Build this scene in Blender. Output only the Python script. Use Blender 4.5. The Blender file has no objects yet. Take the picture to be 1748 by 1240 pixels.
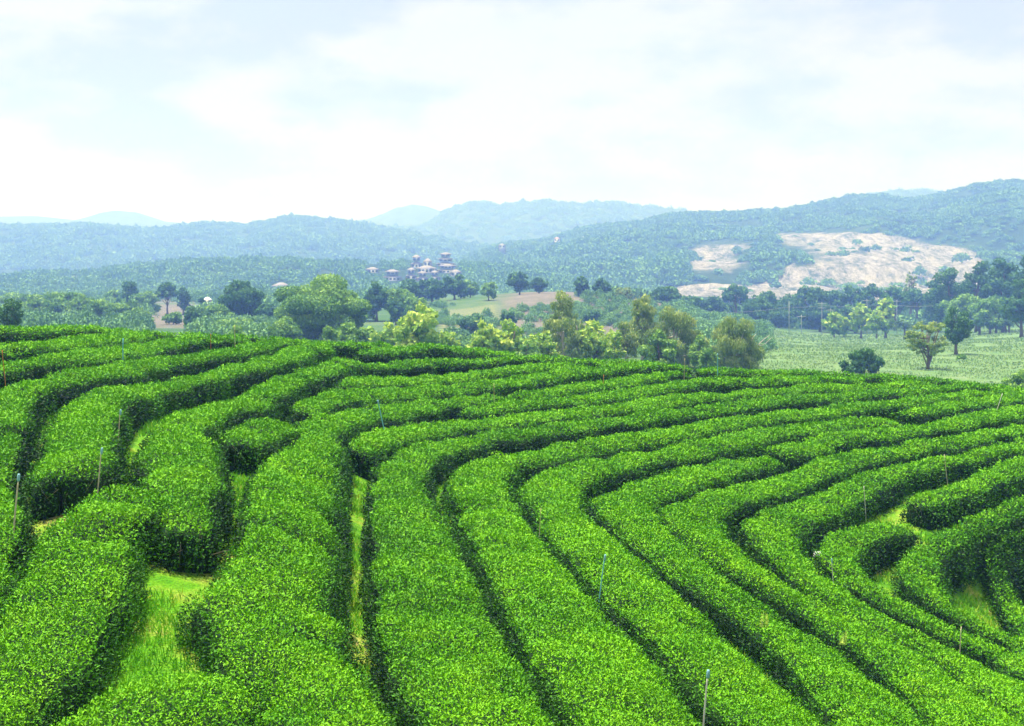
import bpy, math, numpy as np
from mathutils import Vector
# ------------------------------------------------------------------ camera, sky, sun, exposure
S = bpy.context.scene
CAMZ = 40.0                      # eye height above world zero
F, U0, VH = 2401.0, 874.0, 440.0   # focal length and horizon in photo pixels (1748 wide)
cam_d = bpy.data.cameras.new('camera'); cam = bpy.data.objects.new('camera', cam_d)
S.collection.objects.link(cam); S.camera = cam
cam.location = (0, 0, CAMZ); cam.rotation_euler = (math.radians(90), 0, 0)
cam_d.sensor_width = 36; cam_d.lens = F / 1748 * 36
cam_d.shift_y = -(620 - VH) / 1748
cam_d.clip_start = .1; cam_d.clip_end = 30000
S.view_settings.view_transform = 'Standard'; S.view_settings.look = 'None'
S.view_settings.exposure = 1.11; S.view_settings.gamma = 1
SUN_EL, SUN_AZ = 75.0, -62.0      # azimuth from +Y towards +X
sd = bpy.data.lights.new('sun', 'SUN'); so = bpy.data.objects.new('sun', sd); S.collection.objects.link(so)
sd.energy = 4.6; sd.angle = math.radians(.6); sd.color = (1, .96, .88)
el, az = math.radians(SUN_EL), math.radians(SUN_AZ)
sv = Vector((math.sin(az) * math.cos(el), math.cos(az) * math.cos(el), math.sin(el)))
so.rotation_euler = sv.to_track_quat('Z', 'Y').to_euler(); so.location = (0, 0, 300)
W = bpy.data.worlds.new('World'); S.world = W; W.use_nodes = True
nt = W.node_tree; nt.nodes.clear()
def N(t, **k):
    n = nt.nodes.new(t)
    for a, b in k.items(): setattr(n, a, b)
    return n
def Lk(a, b): nt.links.new(a, b)
out = N('ShaderNodeOutputWorld'); bg = N('ShaderNodeBackground'); Lk(bg.outputs[0], out.inputs[0])
sky = N('ShaderNodeTexSky', sky_type='NISHITA', sun_disc=False, sun_elevation=el, sun_rotation=az)
sky.air_density = 1; sky.dust_density = 2; sky.ozone_density = 1
tc = N('ShaderNodeTexCoord'); mp = N('ShaderNodeMapping'); mp.inputs['Scale'].default_value = (1, 1, 2.6)
mp.inputs['Location'].default_value = (.37, .2, .1)
Lk(tc.outputs['Generated'], mp.inputs[0])
no = N('ShaderNodeTexNoise'); no.inputs['Scale'].default_value = 5.2; no.inputs['Detail'].default_value = 9; no.inputs['Roughness'].default_value = .58
no.inputs['Distortion'].default_value = .25
Lk(mp.outputs[0], no.inputs[0])
rp = N('ShaderNodeValToRGB'); rp.color_ramp.elements[0].position = .36; rp.color_ramp.elements[0].color = (.82, .82, .82, 1)
rp.color_ramp.elements[1].position = .54; rp.color_ramp.elements[1].color = (.97, .97, .97, 1)
Lk(no.outputs[0], rp.inputs[0])
n2 = N('ShaderNodeTexNoise'); n2.inputs['Scale'].default_value = 8; n2.inputs['Detail'].default_value = 9; n2.inputs['Roughness'].default_value = .6; Lk(mp.outputs[0], n2.inputs[0])
r2 = N('ShaderNodeValToRGB'); r2.color_ramp.elements[0].position = .40; r2.color_ramp.elements[0].color = (2.7, 2.75, 2.95, 1)
r2.color_ramp.elements[1].position = .56; r2.color_ramp.elements[1].color = (3.9, 3.65, 3.65, 1); Lk(n2.outputs[0], r2.inputs[0])
mx = N('ShaderNodeMix', data_type='RGBA'); Lk(rp.outputs[0], mx.inputs[0]); Lk(sky.outputs[0], mx.inputs[6]); Lk(r2.outputs[0], mx.inputs[7])
Lk(mx.outputs[2], bg.inputs[0]); bg.inputs[1].default_value = .1
S.cycles.max_bounces = 6; S.cycles.diffuse_bounces = 3; S.cycles.glossy_bounces = 1; S.cycles.transmission_bounces = 2
S.cycles.volume_bounces = 1; S.cycles.transparent_max_bounces = 8; S.cycles.caustics_reflective = False; S.cycles.caustics_refractive = False
S.cycles.use_denoising = True

# ------------------------------------------------------------------ data traced from the site
TRACES = {
 'crest0': [(-60,552),(0,554),(50,557),(100,555),(160,560),(200,563),(230,563),(290,567),(350,570),(410,573)],
 'crest1': [(-60,590),(0,587),(40,584),(80,583),(120,578),(160,574),(200,570),(250,567)],
 'crest2': [(-60,620),(0,617),(40,612),(80,608),(120,605),(160,600),(200,596),(240,590),(280,582),(330,573),(380,571),(430,575)],
 'crest3': [(376,568),(430,570),(480,573),(500,581),(540,580),(600,582),(640,584),(680,587)],
 'bendA': [(-60,860),(-30,790),(-22,745),(-8,702),(0,684),(16,666),(40,652),(80,642),(120,635),(160,630),(200,624),(240,618),(280,612),(320,606),(360,600),(390,596),(420,591),(450,583),(480,579)],
 'bendB': [(104,794),(108,780),(114,766),(128,740),(140,716),(152,690),(172,674),(200,662),(240,658),(280,653),(320,644),(360,636),(400,626),(440,616),(470,608),(500,598),(530,588),(550,582),(524,594),(550,588)],
 'bendC': [(312,880),(312,850),(316,810),(306,770),(311,750),(316,728),(328,710),(352,696),(380,690),(410,684),(436,674),(460,662),(490,648),(520,634),(500,646),(530,634),(560,622),(590,614),(630,618),(680,617),(720,614),(760,612),(800,612),(840,611),(880,608),(930,609)],
 'ridge': [(612,592),(640,596),(670,593),(700,590),(740,587),(780,588),(820,594),(880,600)],
 'tipD': [(600,654),(620,648),(660,644),(700,643),(740,643),(780,640),(820,634),(820,634),(860,629),(900,623),(940,618),(990,615)],
 'tipE': [(526,692),(550,682),(580,672),(620,666),(660,664),(700,662),(740,659),(780,657),(820,655),(840,651),(880,645),(920,639),(960,633),(1000,628),(1040,623),(1080,619),(1120,618)],
 'bendF': [(640,1320),(590,1265),(530,1195),(478,1110),(462,1060),(468,980),(485,900),(502,830),(520,780),(534,750),(546,732),(566,718),(590,709),(620,701),(660,698),(700,692),(740,685),(780,679),(800,675),(830,674),(860,670),(900,667),(940,662),(980,657),(1020,652),(1060,647),(1100,640),(1150,632),(1176,632)],
 'spurF': [(400,738),(430,732),(470,724),(500,718)],
 'rowG': [(788,693),(830,694),(860,690),(890,684),(920,682),(960,680),(1000,675),(1040,670),(1080,664),(1120,658),(1150,655),(1170,649),(1200,646),(1240,645),(1280,646),(1320,643),(1360,641),(1400,638),(1438,642),(1478,644)],
 'rowG2': [(1188,626),(1220,628),(1260,630),(1300,631),(1340,630),(1380,628),(1420,630),(1448,634),(1498,640),(1558,640),(1608,642),(1660,651),(1720,658),(1790,667)],
 'tipH': [(614,757),(640,746),(670,736),(700,730),(740,725),(780,720),(820,717),(850,712),(880,707),(920,702),(960,699),(1000,695),(1040,691),(1080,686),(1120,681),(1150,677),(1180,672),(1220,668),(1260,665),(1300,662),(1340,660),(1380,657),(1420,655),(1438,654),(1478,654),(1518,653),(1558,651),(1598,650)],
 'bendC2': [(900,1290),(868,1240),(830,1190),(792,1130),(760,1060),(738,990),(716,920),(692,850),(680,800),(696,772),(720,759),(760,750),(800,745),(840,739),(880,733),(920,727),(960,722),(1000,718),(1040,713),(1080,708),(1120,703),(1150,699),(1180,694),(1220,690),(1260,686),(1300,681),(1340,677),(1380,674),(1420,672),(1438,670),(1478,666),(1518,664),(1550,662),(1578,660),(1608,658),(1638,655),(1678,655)],
 'bendD': [(1140,1290),(1110,1238),(1066,1165),(1020,1110),(972,1050),(926,990),(885,930),(850,880),(825,840),(812,805),(840,782),(880,777),(920,769),(960,760),(1000,754),(1040,748),(1080,743),(1120,738),(1150,732),(1180,726),(1220,720),(1260,714),(1300,710),(1340,705),(1380,700),(1418,694),(1448,690),(1478,686),(1508,682),(1538,680),(1568,678),(1598,674),(1628,671),(1658,667),(1698,666),(1748,668)],
 'bendE': [(1400,1290),(1355,1238),(1310,1190),(1258,1145),(1202,1095),(1150,1045),(1100,998),(1050,950),(995,902),(955,865),(935,830),(964,804),(1000,792),(1040,783),(1080,776),(1120,770),(1150,766),(1180,759),(1220,752),(1260,743),(1300,734),(1340,728),(1380,723),(1428,719),(1458,716),(1488,713),(1518,713),(1538,715)],
 'rowE2': [(1550,698),(1578,695),(1608,690),(1638,684),(1668,680),(1698,676),(1748,672)],
 'bendF3': [(1560,1290),(1520,1238),(1478,1188),(1430,1138),(1380,1093),(1325,1052),(1265,1018),(1215,982),(1165,946),(1120,912),(1080,878),(1058,850),(1100,828),(1140,817),(1180,806),(1220,795),(1260,786),(1300,780),(1326,778)],
 'rowF4': [(1330,764),(1360,757),(1400,745),(1440,739),(1478,736),(1518,732),(1548,730),(1568,727),(1598,721),(1628,715),(1658,708),(1688,703),(1718,699),(1748,696)],
 'bendG3': [(1760,1290),(1700,1240),(1640,1192),(1560,1132),(1480,1078),(1400,1030),(1320,986),(1260,950),(1212,912),(1180,880),(1190,858),(1224,848),(1260,838),(1300,830),(1340,824),(1380,804),(1410,790),(1428,782),(1458,775),(1488,768),(1518,761),(1558,755),(1598,751),(1638,746),(1678,740),(1718,733),(1748,728)],
 'bendH3': [(1800,1200),(1720,1165),(1640,1125),(1560,1082),(1480,1042),(1420,1008),(1368,965),(1332,925),(1308,890),(1336,880),(1370,868),(1400,854),(1398,850),(1428,836),(1458,822),(1488,810),(1518,800),(1558,787),(1598,777),(1638,770),(1678,764),(1718,757),(1748,752)],
 'rowI2': [(1562,850),(1598,842),(1638,832),(1668,822),(1688,810),(1718,800),(1748,791)],
 'bendI': [(1760,1125),(1700,1100),(1640,1080),(1580,1052),(1530,1022),(1480,995),(1445,965),(1428,935),(1446,914),(1478,906),(1508,897),(1538,889),(1564,889)],
 'bendJ': [(1790,1112),(1745,1090),(1690,1072),(1640,1046),(1600,1018),(1575,990),(1568,960),(1578,932),(1608,921),(1638,911),(1668,898),(1698,882),(1728,868),(1748,859)],
 'bendK': [(1790,1085),(1745,1045),(1718,1005),(1698,970),(1688,960),(1710,942),(1748,928)],
 'rowL': [(1790,1010),(1762,965),(1752,930),(1790,895)],
 'nearM': [(430,1158),(350,1163),(280,1188),(200,1225),(120,1285)],
 'nearL': [(-70,1040),(-40,990),(-50,930)],
 'crest4': [(900,603),(980,611),(1080,616),(1180,622)],
 'nearA': [(-106,1240),(-46,1160),(14,1085),(60,1020),(92,965),(110,925),(132,893),(175,868),(228,846),(282,826)],
}
DEPTH = [(0,545,48.48),(450,575,54.49),(874,598,60.22),(1300,630,58.76),(1748,655,63.67),(0,640,32.60),(250,650,34.98),(500,660,37.63),(700,680,42.55),(1000,700,43.60),(1400,720,45.64),(1748,740,44.72),(150,760,21.82),(400,780,22.99),(700,790,31.44),(1000,810,32.72),(1300,850,33.37),(1600,860,35.75),(1748,900,36.26),(50,960,16.67),(500,950,18.11),(800,950,21.74),(1100,980,23.07),(1400,1020,27.01),(1748,1060,32.53),(0,1240,12.31),(400,1240,12.80),(874,1240,13.16),(1300,1240,16.11),(1748,1240,20.07)]

# ------------------------------------------------------------------ helpers
rng = np.random.default_rng(7)
COL = S.collection
def tag(o, label=None, cat=None, group=None, kind=None):
    if label: o['label'] = label
    if cat: o['category'] = cat
    if group: o['group'] = group
    if kind: o['kind'] = kind
    return o
def empty(name, loc, label, cat, group=None):
    o = bpy.data.objects.new(name, None); COL.objects.link(o); o.location = loc; o.empty_display_size = .3
    return tag(o, label, cat, group)
def mesh(name, V, faces, mats, matidx=None, attrs=None, parent=None, smooth=False):
    """V (n,3); faces: list of (m,k) int arrays; one mesh object. Positions are in the parent's space."""
    me = bpy.data.meshes.new(name)
    V = np.asarray(V, np.float32); me.vertices.add(len(V)); me.vertices.foreach_set('co', V.ravel())
    faces = [np.asarray(f, np.int32) for f in faces if len(f)]
    loops = np.concatenate([f.ravel() for f in faces]); cnt = np.concatenate([np.full(len(f), f.shape[1], np.int32) for f in faces])
    me.loops.add(len(loops)); me.loops.foreach_set('vertex_index', loops)
    me.polygons.add(len(cnt)); me.polygons.foreach_set('loop_start', np.r_[0, np.cumsum(cnt)[:-1]].astype(np.int32))
    me.polygons.foreach_set('loop_total', cnt)
    if matidx is not None: me.polygons.foreach_set('material_index', np.asarray(matidx, np.int32))
    if smooth is True: me.polygons.foreach_set('use_smooth', np.ones(len(cnt), bool))
    elif smooth is not False: me.polygons.foreach_set('use_smooth', np.asarray(smooth, bool))
    for k, a in (attrs or {}).items():
        at = me.attributes.new(k, 'FLOAT', 'POINT'); at.data.foreach_set('value', np.asarray(a, np.float32))
    for m in mats: me.materials.append(m)
    me.update(calc_edges=True)
    o = bpy.data.objects.new(name, me); COL.objects.link(o)
    if parent: o.parent = parent
    return o
def nrm(a): return a / np.maximum(np.linalg.norm(a, axis=1, keepdims=True), 1e-9)
def leaves(P, Nn, L, ratio=.42, spread=.8, lift=.5, droop=0., r=None):
    """folded diamond leaves at P round normals Nn; L length per leaf"""
    r = r or rng; n = len(P); L = np.broadcast_to(L, n)[:, None]
    d = nrm(Nn * lift + r.normal(0, spread, (n, 3)) + np.array([0, 0, -droop]))
    s = nrm(np.cross(d, nrm(Nn + r.normal(0, .45, (n, 3)))))
    up = np.cross(s, d)
    w = L * ratio * .5
    b = P - d * L * .3; tip = P + d * L * .7
    mid = P + d * L * .05
    V = np.stack([b, mid + s * w + up * w * .35, tip - up * L * .12, mid - s * w + up * w * .35], 1).reshape(-1, 3)
    i = np.arange(n)[:, None] * 4
    return V, np.concatenate([i + [0, 1, 2], i + [0, 2, 3]], 1).reshape(-1, 3)
class Geo:
    def __init__(s): s.V = []; s.F = []; s.n = 0; s.m = []; s.A = {}
    def add(s, V, Fs, m=0, **attrs):
        V = np.asarray(V, float); s.V.append(V)
        for f in (Fs if isinstance(Fs, list) else [Fs]):
            f = np.asarray(f)
            if len(f): s.F.append(f + s.n); s.m.append(np.full(len(f), m))
        for k in set(s.A) | set(attrs):
            v = attrs.get(k, 0.); v = np.broadcast_to(v, len(V))
            s.A.setdefault(k, [np.zeros(s.n)] if s.n else []).append(v)
        s.n += len(V); return s
    def box(s, a, b, m=0, **k):
        x0, y0, z0 = a; x1, y1, z1 = b
        V = [(x, y, z) for z in (z0, z1) for y in (y0, y1) for x in (x0, x1)]
        return s.add(V, np.array([(0, 2, 3, 1), (4, 5, 7, 6), (0, 1, 5, 4), (2, 6, 7, 3), (0, 4, 6, 2), (1, 3, 7, 5)]), m, **k)
    def tube(s, pts, rad, k=7, m=0, **at):
        pts = np.asarray(pts, float); n = len(pts); rad = np.broadcast_to(rad, n)
        d = nrm(np.gradient(pts, axis=0)); ref = np.where(np.abs(d[:, 2:3]) > .9, [[1., 0, 0]], [[0, 0, 1.]])
        a = nrm(np.cross(d, ref)); b = np.cross(d, a)
        t = np.linspace(0, 2 * np.pi, k, endpoint=False)
        V = (pts[:, None] + rad[:, None, None] * (np.cos(t)[None, :, None] * a[:, None] + np.sin(t)[None, :, None] * b[:, None])).reshape(-1, 3)
        i = np.arange(n - 1)[:, None] * k; j = np.arange(k)[None]; jn = (j + 1) % k
        Q = np.stack([i + j, i + jn, i + k + jn, i + k + j], -1).reshape(-1, 4)
        V = np.vstack([V, pts[0], pts[-1]]); c0 = n * k
        jj = np.arange(k); T1 = np.stack([np.full(k, c0), (jj + 1) % k, jj], 1); T2 = np.stack([np.full(k, c0 + 1), (n - 1) * k + jj, (n - 1) * k + (jj + 1) % k], 1)
        return s.add(V, [Q, T1, T2], m, **at)
    def build(s, name, mats, parent=None, smooth=False):
        # group faces by size to keep arrays rectangular
        order = sorted(range(len(s.F)), key=lambda i: s.F[i].shape[1])
        mi = np.concatenate([s.m[i] for i in order])
        return mesh(name, np.vstack(s.V), [s.F[i] for i in order], mats, mi, {k: np.concatenate(v) for k, v in s.A.items()}, parent, smooth)
# smooth value noise on numpy arrays
_lat = rng.random((64, 64, 64)).astype(np.float32)
def vnoise(x, y, z=0.):
    x, y, z = np.broadcast_arrays(np.asarray(x, float), y, z)
    def sp(a): i = np.floor(a).astype(int); f = a - i; return i, f * f * (3 - 2 * f)
    i, fx = sp(x); j, fy = sp(y); k, fz = sp(z); r = 0
    for a in (0, 1):
        for b in (0, 1):
            for c in (0, 1):
                r = r + _lat[(i + a) % 64, (j + b) % 64, (k + c) % 64] * (fx if a else 1 - fx) * (fy if b else 1 - fy) * (fz if c else 1 - fz)
    return r * 2 - 1
def fbm(x, y, z=0., o=3):
    r = 0; a = 1.
    for i in range(o): r = r + a * vnoise(x * 2 ** i + 7.3 * i, y * 2 ** i + 3.1 * i, np.asarray(z) * 2 ** i); a *= .5
    return r / 1.6
def sstep(a, b, x): t = np.clip((x - a) / (b - a), 0, 1); return t * t * (3 - 2 * t)
class TPS:
    def __init__(s, P, q, reg=1e-4):
        s.P = np.asarray(P, float); n = len(P); s.n = n
        A = np.zeros((n + 3, n + 3)); A[:n, :n] = s.k(s.P) + np.eye(n) * reg; A[:n, n] = 1; A[:n, n + 1:] = s.P; A[n, :n] = 1; A[n + 1:, :n] = s.P.T
        s.c = np.linalg.solve(A, np.r_[np.asarray(q, float), 0, 0, 0])
    def k(s, x):
        r2 = ((x[:, None] - s.P[None]) ** 2).sum(-1); return .5 * r2 * np.log(r2 + 1e-12)
    def __call__(s, x):
        o = np.empty(len(x))
        for i in range(0, len(x), 20000):
            y = x[i:i + 20000]; o[i:i + 20000] = s.k(y) @ s.c[:s.n] + s.c[s.n] + y @ s.c[s.n + 1:]
        return o
# ------------------------------------------------------------------ terrain of the tea slope
D = np.array(DEPTH, float)
qf = TPS(D[:, :2] / 1000, 1 / D[:, 2])
def topw(p):                       # a point of the plucked tea surface seen at photo pixel p
    p = np.asarray(p, float); Y = 1 / np.maximum(qf(p / 1000), 1 / 140.)
    return np.c_[(p[:, 0] - U0) / F * Y, Y, CAMZ - (p[:, 1] - VH) / F * Y]
HH = .74                           # hedge height
CREST = np.array([(-900, 520), (-300, 535), (0, 545), (80, 551), (220, 559), (350, 565), (450, 571), (550, 578), (650, 583), (750, 586), (850, 593), (950, 603), (1050, 609), (1200, 618), (1300, 623), (1400, 630), (1500, 636), (1600, 643), (1700, 652), (1748, 658), (2100, 700), (2700, 780)], float)
VALC = [  # valley floor: direction u, distance Y, height below the eye
 (-600,60,-15),(300,60,-14),(1200,60,-15),(2400,60,-16),(0,130,-13),(874,130,-12.5),(1748,130,-13.4),(2400,140,-15),
 (0,200,-13),(600,200,-13),(1100,180,-13),(1400,180,-13.6),(1748,190,-14.3),(1400,250,-16.4),(1748,260,-16.2),(0,300,-14),(600,300,-15),(850,310,-15.3),(1050,310,-15.5),(1350,330,-19.6),(1748,330,-18.6),
 (300,400,-16),(60,400,-16.5),(900,420,-11.2),(1020,420,-11.2),(760,400,-13.5),(1150,410,-14.5),(1350,420,-22.6),(1748,420,-21.5),(870,470,-11.6),(1000,470,-12),
 (350,520,-17),(900,560,-16),(600,520,-17),(1300,560,-26),(1748,560,-24),(0,800,-22),(600,800,-19),(1000,800,-22),(1400,800,-28),(1748,800,-24),(-600,500,-20),(2400,500,-24),
 (0,1600,-26),(874,1600,-26),(1748,1600,-26),(-600,7000,-30),(874,7000,-30),(2400,7000,-30)]
VA = np.array(VALC, float)
vf = TPS(np.c_[VA[:, 0] / 400, np.log(VA[:, 1]) * 2], VA[:, 2], .02)
def valley_z(X, Y):
    X, Y = np.broadcast_arrays(np.asarray(X, float), np.asarray(Y, float)); sh = X.shape
    u = np.clip(U0 + F * X / Y, -900, 2700).ravel(); y = Y.ravel()
    z = vf(np.c_[u / 400, np.log(np.clip(y, 50, 8000)) * 2]).reshape(sh)
    return CAMZ + z + .5 * fbm(X / 22., Y / 22.) * sstep(120, 260, Y)
_u = np.arange(-1400, 3201, 40.); _v = np.arange(480, 1700, 10.)
_g = 1 / np.maximum(qf(np.stack(np.meshgrid(_u, _v, indexing='ij'), -1).reshape(-1, 2) / 1000).reshape(len(_u), len(_v)), 1 / 140.)
_Ys = np.linspace(3, 160, 630)
_Z = np.empty((len(_u), len(_Ys)))
for _i in range(len(_u)):
    yy = np.minimum.accumulate(_g[_i]); m = np.r_[True, np.diff(yy) < -1e-4]
    yc = np.interp(np.interp(_u[_i], CREST[:, 0], CREST[:, 1] + 2.), _v, _g[_i])
    vv = np.interp(_Ys, yy[m][::-1], _v[m][::-1])
    z = -(vv - VH) / F * np.maximum(_Ys, yy[m][-1])
    zc = np.interp(yc, _Ys, z); t = np.maximum(_Ys - yc, 0)
    zb = zc - .05 * t - .3 * t * t / (t + 9)
    _Z[_i] = np.where(_Ys > yc, zb, z)
def hill_z(X, Y):
    X, Y = np.broadcast_arrays(np.asarray(X, float), np.asarray(Y, float))
    Yc = np.clip(Y, 8., 159.); u = np.clip(U0 + F * X / Yc, -1399, 3199)
    fi = (u - _u[0]) / 40; i = fi.astype(int); fi = fi - i
    fj = (Yc - _Ys[0]) / (_Ys[1] - _Ys[0]); j = np.clip(fj.astype(int), 0, len(_Ys) - 2); fj = fj - j
    z = _Z[i, j] * (1 - fi) * (1 - fj) + _Z[i + 1, j] * fi * (1 - fj) + _Z[i, j + 1] * (1 - fi) * fj + _Z[i + 1, j + 1] * fi * fj
    return CAMZ + z - HH
# ------------------------------------------------------------------ materials
def mat(name, base=(.5, .5, .5), rough=.8, spec=.3, build=None, bump=None):
    m = bpy.data.materials.new(name); m.use_nodes = True; t = m.node_tree; b = t.nodes['Principled BSDF']
    b.inputs['Base Color'].default_value = (*base, 1); b.inputs['Roughness'].default_value = rough; b.inputs['Specular IOR Level'].default_value = spec
    def nd(ty, **k):
        n = t.nodes.new(ty)
        for a, v in k.items():
            if a in n.inputs.keys() if hasattr(n.inputs, 'keys') else False: n.inputs[a].default_value = v
            else: setattr(n, a, v)
        return n
    def ln(a, c): t.links.new(a, c)
    if build: build(t, b, nd, ln)
    elif bump is None:
        n = nd('ShaderNodeTexNoise'); n.inputs['Scale'].default_value = 3; n.inputs['Detail'].default_value = 4
        r = nd('ShaderNodeValToRGB'); r.color_ramp.elements[0].color = (*[c * .75 for c in base], 1); r.color_ramp.elements[1].color = (*[min(1, c * 1.2) for c in base], 1)
        g = nd('ShaderNodeNewGeometry'); ln(g.outputs['Position'], n.inputs['Vector']); ln(n.outputs[0], r.inputs[0]); ln(r.outputs[0], b.inputs['Base Color'])
    return m
def ramp(nd, stops):
    r = nd('ShaderNodeValToRGB'); e = r.color_ramp.elements
    while len(e) < len(stops): e.new(.5)
    for x, (p, c) in zip(e, stops): x.position = p; x.color = (*c, 1)
    return r
def foliage(name, young, mid, old, rough=.45, spec=.35, trans=.0, patch=None, tint=None):
    """leaf colour runs with the leaf's own age (young shoot to old leaf), plus slow patches of vigour"""
    def bld(t, b, nd, ln):
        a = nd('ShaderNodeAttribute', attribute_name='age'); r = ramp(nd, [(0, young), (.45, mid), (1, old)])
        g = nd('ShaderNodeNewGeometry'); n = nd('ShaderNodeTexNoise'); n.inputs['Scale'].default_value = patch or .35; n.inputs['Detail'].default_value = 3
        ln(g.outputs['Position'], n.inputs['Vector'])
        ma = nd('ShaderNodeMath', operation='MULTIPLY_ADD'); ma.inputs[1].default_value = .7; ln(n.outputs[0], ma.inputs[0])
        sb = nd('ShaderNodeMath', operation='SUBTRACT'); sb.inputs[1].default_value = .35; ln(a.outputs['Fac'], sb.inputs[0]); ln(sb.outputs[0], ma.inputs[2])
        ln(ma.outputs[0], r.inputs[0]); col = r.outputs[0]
        if tint:
            n5 = nd('ShaderNodeTexNoise'); n5.inputs['Scale'].default_value = 1.7; n5.inputs['Detail'].default_value = 8; n5.inputs['Roughness'].default_value = .8; ln(g.outputs['Position'], n5.inputs['Vector'])
            r5 = ramp(nd, [(.48, (0, 0, 0)), (.68, (.6, .6, .6))]); ln(n5.outputs[0], r5.inputs[0]); sc = nd('ShaderNodeMix', data_type='RGBA', blend_type='MULTIPLY'); sc.inputs[0].default_value = 1; ln(col, sc.inputs[6]); sc.inputs[7].default_value = (*tint, 1)
            m5 = nd('ShaderNodeMix', data_type='RGBA'); ln(r5.outputs[0], m5.inputs[0]); ln(col, m5.inputs[6]); ln(sc.outputs[2], m5.inputs[7]); col = m5.outputs[2]
        ln(col, b.inputs['Base Color'])
        if trans:
            tr = nd('ShaderNodeBsdfTranslucent'); mx = nd('ShaderNodeMixShader'); mx.inputs[0].default_value = trans
            ln(col, tr.inputs[0]); ln(b.outputs[0], mx.inputs[1]); ln(tr.outputs[0], mx.inputs[2]); ln(mx.outputs[0], t.nodes['Material Output'].inputs[0])
    return mat(name, mid, rough, spec, bld)
M = {}
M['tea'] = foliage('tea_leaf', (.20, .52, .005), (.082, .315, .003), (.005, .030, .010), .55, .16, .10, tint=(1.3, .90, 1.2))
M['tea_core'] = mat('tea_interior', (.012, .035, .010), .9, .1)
M['twig'] = mat('tea_twig', (.13, .12, .09), .9, .1)
M['forest'] = foliage('forest_leaf', (.27, .46, .14), (.18, .36, .13), (.09, .22, .10), .8, .1, 0, .012)
M['bark'] = mat('bark', (.16, .13, .10), .9, .1)
M['palebark'] = mat('pale_bark', (.55, .50, .42), .8, .1)
M['broad'] = foliage('broad_leaf', (.32, .52, .09), (.15, .33, .06), (.04, .13, .04), .6, .2, .25)
M['dark'] = foliage('dark_leaf', (.14, .30, .08), (.06, .18, .06), (.018, .07, .035), .6, .15, .25)
M['teak'] = foliage('large_pale_leaf', (.58, .70, .13), (.28, .50, .07), (.07, .20, .04), .6, .2, .3)
M['euc'] = foliage('drooping_leaf', (.46, .54, .15), (.23, .37, .09), (.07, .15, .05), .6, .2, .3)
M['palm'] = foliage('palm_frond', (.18, .32, .12), (.10, .22, .09), (.03, .10, .05), .5, .3, .2)
def g_ground(t, b, nd, ln):
    g = nd('ShaderNodeNewGeometry')
    n = nd('ShaderNodeTexNoise'); n.inputs['Scale'].default_value = 1.1; n.inputs['Detail'].default_value = 8; n.inputs['Roughness'].default_value = .65
    ln(g.outputs['Position'], n.inputs['Vector'])
    r = ramp(nd, [(.34, (.07, .28, .010)), (.48, (.15, .38, .015)), (.59, (.30, .42, .05)), (.70, (.50, .42, .16))]); ln(n.outputs[0], r.inputs[0])
    f = nd('ShaderNodeTexNoise'); f.inputs['Scale'].default_value = 34; f.inputs['Detail'].default_value = 5; ln(g.outputs['Position'], f.inputs['Vector'])
    mx = nd('ShaderNodeMix', data_type='RGBA', blend_type='MULTIPLY'); mx.inputs[0].default_value = .7; ln(r.outputs[0], mx.inputs[6])
    r2 = ramp(nd, [(.3, (.35, .35, .35)), (.65, (1.25, 1.25, 1.25))]); ln(f.outputs[0], r2.inputs[0]); ln(r2.outputs[0], mx.inputs[7]); ln(mx.outputs[2], b.inputs['Base Color'])
    bp = nd('ShaderNodeBump'); bp.inputs['Distance'].default_value = .06; ln(f.outputs[0], bp.inputs['Height']); ln(bp.outputs[0], b.inputs['Normal'])
M['ground'] = mat('grassy_soil', rough=.9, spec=.1, build=g_ground)
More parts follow.
